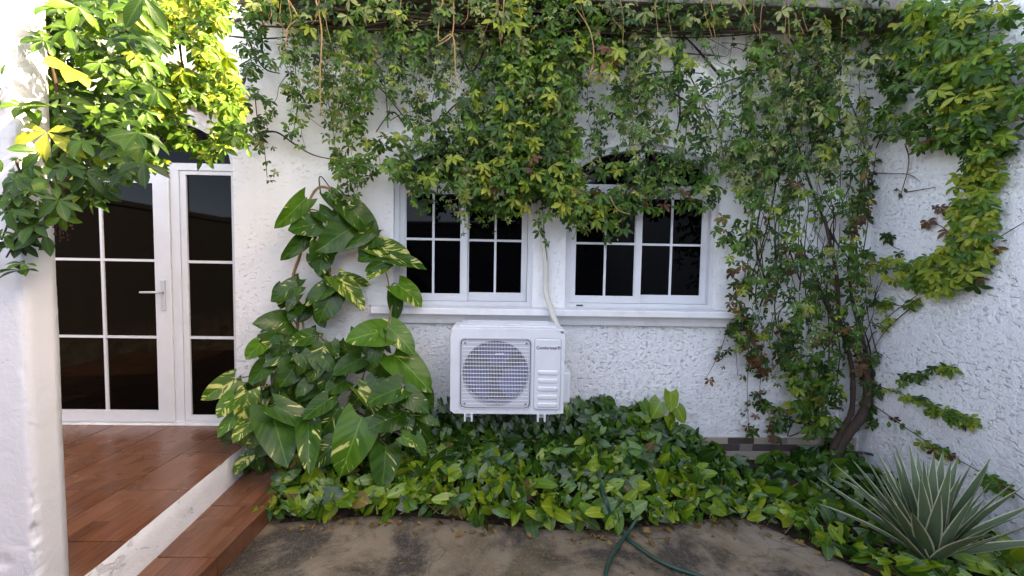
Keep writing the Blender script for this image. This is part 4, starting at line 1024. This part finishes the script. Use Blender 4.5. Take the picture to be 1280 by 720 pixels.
for (x0, y0, x1, y1, wd_, mt_) in PL:
    if y0 < 405: Y_ = -.13-rnd.uniform(0, .06)
    elif y0 < 480: Y_ = -.28-rnd.uniform(0, .08)
    else: Y_ = -.44-rnd.uniform(0, .10)
    if x0 < 330: Y_ = -.42-rnd.uniform(0, .08)
    if mt_ == 'p_light' and y0 > 480: Y_ -= .06
    p0 = at(x0, y0, Y=Y_); p1 = at(x1, y1, Y=Y_-.05-rnd.uniform(0, .06)); L = (p1-p0).length
    pm = at((x0+x1)/2, (y0+y1)/2, Y=Y_); ppx = FPX/((pm-CAM).dot(fw))
    ww = wd_/ppx; view = (CAM-pm).normalized()
    nrm = view*.75+Vector((rnd.gauss(0, .28), 0, .42+rnd.gauss(0, .28)))
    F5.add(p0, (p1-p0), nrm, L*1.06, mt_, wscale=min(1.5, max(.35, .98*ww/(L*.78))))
    an = min(STEM, key=lambda q: (q-p0).length+.6*max(0, q.z-p0.z+.03))
    S5.tube(smooth_path([p0+Vector((0, .012, .0)), p0*.5+an*.5+Vector((0, .0, .03)), an], 5), .0042, .006, 6)
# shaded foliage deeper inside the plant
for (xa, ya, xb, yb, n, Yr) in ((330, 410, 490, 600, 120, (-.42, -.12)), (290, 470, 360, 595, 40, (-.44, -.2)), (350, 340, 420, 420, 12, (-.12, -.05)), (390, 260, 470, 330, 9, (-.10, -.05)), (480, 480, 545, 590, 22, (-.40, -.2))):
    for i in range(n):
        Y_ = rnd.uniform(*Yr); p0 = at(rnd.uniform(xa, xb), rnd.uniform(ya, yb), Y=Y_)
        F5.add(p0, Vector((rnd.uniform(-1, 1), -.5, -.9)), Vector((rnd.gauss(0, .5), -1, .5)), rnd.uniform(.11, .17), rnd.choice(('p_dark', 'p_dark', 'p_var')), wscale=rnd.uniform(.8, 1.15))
S5.build('petiole', M['stalk'], po)
S6.build('climbing_stem', M['tan_twig'], po)
F5.finish(po)

# ------------------------------------------------------------------ ground cover in the bed
gc = thing('ground_cover', (.4, -.5, 0), 'thick glossy green and yellow ground cover filling the planted bed', 'ground cover')
F6 = Field('spade'); S7 = TubeSet()
def gh(x, y):       # canopy height over the bed
    f = fx(x); t_ = min(1, max(0, (y-f)/(-f)))          # 0 front, 1 wall
    back = .40 if x < .6 else (.40+.12*math.exp(-((x-.75)/.35)**2) if x < 1.1 else max(.19, .46-.24*(x-1.1)))
    back -= .20*math.exp(-((x-1.95)/.33)**2)
    back += .07*math.exp(-((x-.2)/.9)**2)
    h = .13+(back-.13)*t_**.9
    return h*(1+.16*mnoise.noise(Vector((x*3.1, y*3.1, 0))))+.060*mnoise.noise(Vector((x*8, y*8, 4)))
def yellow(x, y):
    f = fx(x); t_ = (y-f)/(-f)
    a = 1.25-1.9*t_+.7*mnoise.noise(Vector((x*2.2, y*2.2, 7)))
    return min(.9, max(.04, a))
NL = 3900; cnt = 0
while cnt < NL:
    x = rnd.uniform(-1.47, 2.85); f = fx(x); y = rnd.uniform(f-.04, -.02)
    if x > 1.95 and y < -.62-.0*(x-1.95): 
        if rnd.random() < .35: continue
    h = gh(x, y); z = h-abs(rnd.gauss(0, .045)); z = max(.02, z); cnt += 1
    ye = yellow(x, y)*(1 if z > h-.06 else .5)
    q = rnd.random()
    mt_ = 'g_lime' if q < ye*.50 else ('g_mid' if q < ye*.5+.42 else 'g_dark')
    if rnd.random() < .012: mt_ = 'g_brown'
    yw = rnd.uniform(-1.2, 1.2)
    yw = rnd.uniform(-2.2, 2.2)
    down = Vector((math.sin(yw)*1.1, -math.cos(yw)*.8, -rnd.uniform(-.9, 1.0)))
    nrm = Vector((rnd.gauss(0, .75), -.6+rnd.gauss(0, .55), .5+rnd.gauss(0, .35)))
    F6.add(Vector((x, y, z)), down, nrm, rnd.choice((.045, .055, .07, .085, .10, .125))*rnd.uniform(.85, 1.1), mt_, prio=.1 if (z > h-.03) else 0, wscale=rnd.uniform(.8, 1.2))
# withered patch, front skirt, and small-leaved shoots against the wall
for i in range(26):
    F6.add(Vector((-.28+rnd.gauss(0, .07), fx(-.2)+.10+rnd.gauss(0, .05), rnd.uniform(.04, .16))), Vector((rnd.uniform(-1, 1), -.4, -1)), Vector((rnd.gauss(0, .4), -1, .5)), rnd.uniform(.06, .09), 'g_brown' if i % 2 else 'g_lime')
for i in range(520):
    x = rnd.uniform(-.75, .95); z = rnd.uniform(.22, .58 if x < .75 else .72-.7*abs(x-.65)); y = rnd.uniform(-.34, -.03)
    if x > .55 and z > .50 and rnd.random() < .6: y = -.05
    F6.add(Vector((x, y, z)), Vector((rnd.uniform(-.8, .8), -.5, -.8)), Vector((rnd.gauss(0, .5), -1, .5)), rnd.uniform(.04, .07), 'g_dark' if rnd.random() < .75 else 'g_mid')
for (x, y, s, m_) in ((838, 500, .15, 'g_lime'), (826, 512, .15, 'g_lime'), (846, 520, .13, 'g_lime'), (835, 530, .12, 'g_lime'), (803, 512, .11, 'g_mid'), (800, 525, .12, 'g_mid'), (806, 532, .10, 'g_lime'), (712, 520, .10, 'g_lime'), (720, 508, .08, 'g_mid'), (730, 512, .07, 'g_mid'), (736, 522, .07, 'g_mid'), (770, 540, .12, 'g_mid'), (785, 545, .13, 'g_dark'), (772, 562, .15, 'g_mid'), (700, 580, .12, 'g_lime')):
    F6.add(at(x, y-10, Y=-.17), Vector((rnd.uniform(-.7, .7), -.2, -1)), Vector((rnd.gauss(0, .3), -1, .45)), s, m_, var=rnd.choice((1, 2, 5)), wscale=1.2, prio=.2)
for i in range(70):
    x = rnd.uniform(-1.3, 2.6); y = fx(x)+rnd.uniform(.0, .25); z = gh(x, y)*.6; a = rnd.uniform(-1, 1)
    S7.tube(smooth_path([(x, y, .02), (x+.05*a, y-.04, z), (x+.15*a, y-.09, max(.03, z*.7))], 4), .0035, .0025, 5)
for (x, y) in ((838, 510), (803, 515), (772, 545)): S7.tube(smooth_path([at(x, y, Y=-.08), at(x-4, y+25, Y=-.1), at(x-8, y+55, Y=-.12)], 4), .005, .006, 6)
S7.build('stem', M['stalk'], gc); F6.finish(gc)
# post stump seen under the unit and fallen leaves along the bed edge
lit = MB()
litter = thing('leaf_litter', (.4, -1.0, 0), 'scattered dry brown leaves along the edge of the bed', 'litter')
F7 = Field('spade')
for i in range(240):
    x = rnd.uniform(-1.3, 2.5); y = fx(x)+rnd.gauss(-.04, .05)
    F7.add(Vector((x, y, .008+rnd.random()*.012)), Vector((rnd.uniform(-1, 1), rnd.uniform(-1, 1), 0)), Vector((rnd.gauss(0, .3), rnd.gauss(0, .3), 1)), rnd.uniform(.018, .05), 'g_brown' if rnd.random() < .85 else 'l_red', wscale=rnd.uniform(.5, 1))
for i in range(130):
    x = rnd.uniform(-1.3, 2.0); y = rnd.uniform(-1.9, -.8)
    F7.add(Vector((x, y, .006)), Vector((rnd.uniform(-1, 1), rnd.uniform(-1, 1), 0)), Vector((rnd.gauss(0, .25), rnd.gauss(0, .25), 1)), rnd.uniform(.008, .028), 'g_brown', wscale=rnd.uniform(.4, 1))
F7.finish(litter, 60, 'leaf', 'fallen_leaves')

# ------------------------------------------------------------------ striped agave by the side wall
AG = Vector((2.34, -1.22, .02))
ag = thing('agave_plant', AG, 'grey green agave with cream striped sword leaves at the side wall', 'agave')
def agave_leaf(az, el, L, W_, bend, mat, name='leaf', fold=.30):
    b = MB(); n = 12; d0 = Vector((math.cos(az), math.sin(az), 0)); sd_ = Vector((-math.sin(az), math.cos(az), 0))
    p = Vector((0, 0, 0)); e = el; pts = []
    for i in range(n+1):
        t_ = i/n; pts.append((p.copy(), e, t_)); dv = d0*math.cos(e)+Vector((0, 0, math.sin(e))); p = p+dv*(L/n); e -= bend/n
    for (q, e_, t_) in pts:
        w_ = W_*(.72+.28*math.sin(min(1, t_/.35)*math.pi/2))*(1-max(0, (t_-.35)/.65)**1.5)*.5+.0006
        nn = -d0*math.sin(e_)+Vector((0, 0, math.cos(e_)))
        for s in (-1, -.7, 0, .7, 1): b.v.append(tuple(q+sd_*s*w_+nn*(abs(s)**1.5)*w_*fold))
    for i in range(n):
        for j in range(4):
            a = i*5+j; U_ = (-1, -.7, 0, .7, 1)
            b.face((a, a+1, a+6, a+5), [(U_[j], i/n), (U_[j+1], i/n), (U_[j+1], (i+1)/n), (U_[j], (i+1)/n)], 0, True)
    o = b.build(name, M[mat]); o.parent = ag; o.location = (d0.x*.02, d0.y*.02, .02+rnd.uniform(0, .05)); return o
NA = 50
for i in range(NA):
    az = i*2.39996+rnd.uniform(-.12, .12); t_ = i/(NA-1)
    el = rad(87-64*t_**1.1)+rnd.uniform(-.08, .08); L = .49+.10*math.sin(min(1, t_*1.3+.35)*math.pi*.62)+rnd.uniform(-.04, .05)
    if math.cos(az) > .5 and el < .9: L = min(L, .60)
    if math.sin(az) < -.35 and el < .75: continue
    agave_leaf(az, el, L, rnd.uniform(.062, .080), rnd.uniform(-.08, .25)+(rnd.choice((0, .1, .5)) if t_ > .7 else 0), 'agave')
for i in range(16):
    agave_leaf(rnd.uniform(0, 6.28), rnd.uniform(-.05, .15), rnd.uniform(.15, .3), .025, rnd.uniform(-.2, .6), 'agave_dry', 'dry_leaf', .6)
# tiny shoot at the front of the yard
b = MB(); s0 = at(379, 735, Z=0.0)
for k_, (dx, hh) in enumerate(((0, .085), (.012, .05), (-.012, .045))):
    b.tube([s0+Vector((dx*.3, 0, 0)), s0+Vector((dx, 0, hh*.6)), s0+Vector((dx*1.8, -.005, hh))], .006, .0006, 5)
tag(b.build('grass_shoot', M['stalk'], origin=tuple(s0)), 'tiny pale green shoot growing from the concrete in front of the pothos', 'shoot')

# ------------------------------------------------------------------ garden hose
b = MB()
hp = [at(748, 588, Y=-.62), at(750, 603, Y=-.70), at(758, 628, Y=-.86)]+[at(x, y, Z=.016) for x, y in ((772, 660), (793, 680), (828, 703), (871, 719), (930, 736), (985, 752), (960, 790), (850, 800), (770, 780), (754, 745), (757, 719), (763, 699), (775, 679))]+[at(788, 661, Z=.034), at(797, 646, Z=.08), at(806, 632, Z=.12)]
b.tube(smooth_path(hp, 8), .0105, .0105, 10)
tag(b.build('garden_hose', M['hose']), 'dark green garden hose curling out of the bed onto the concrete', 'hose')
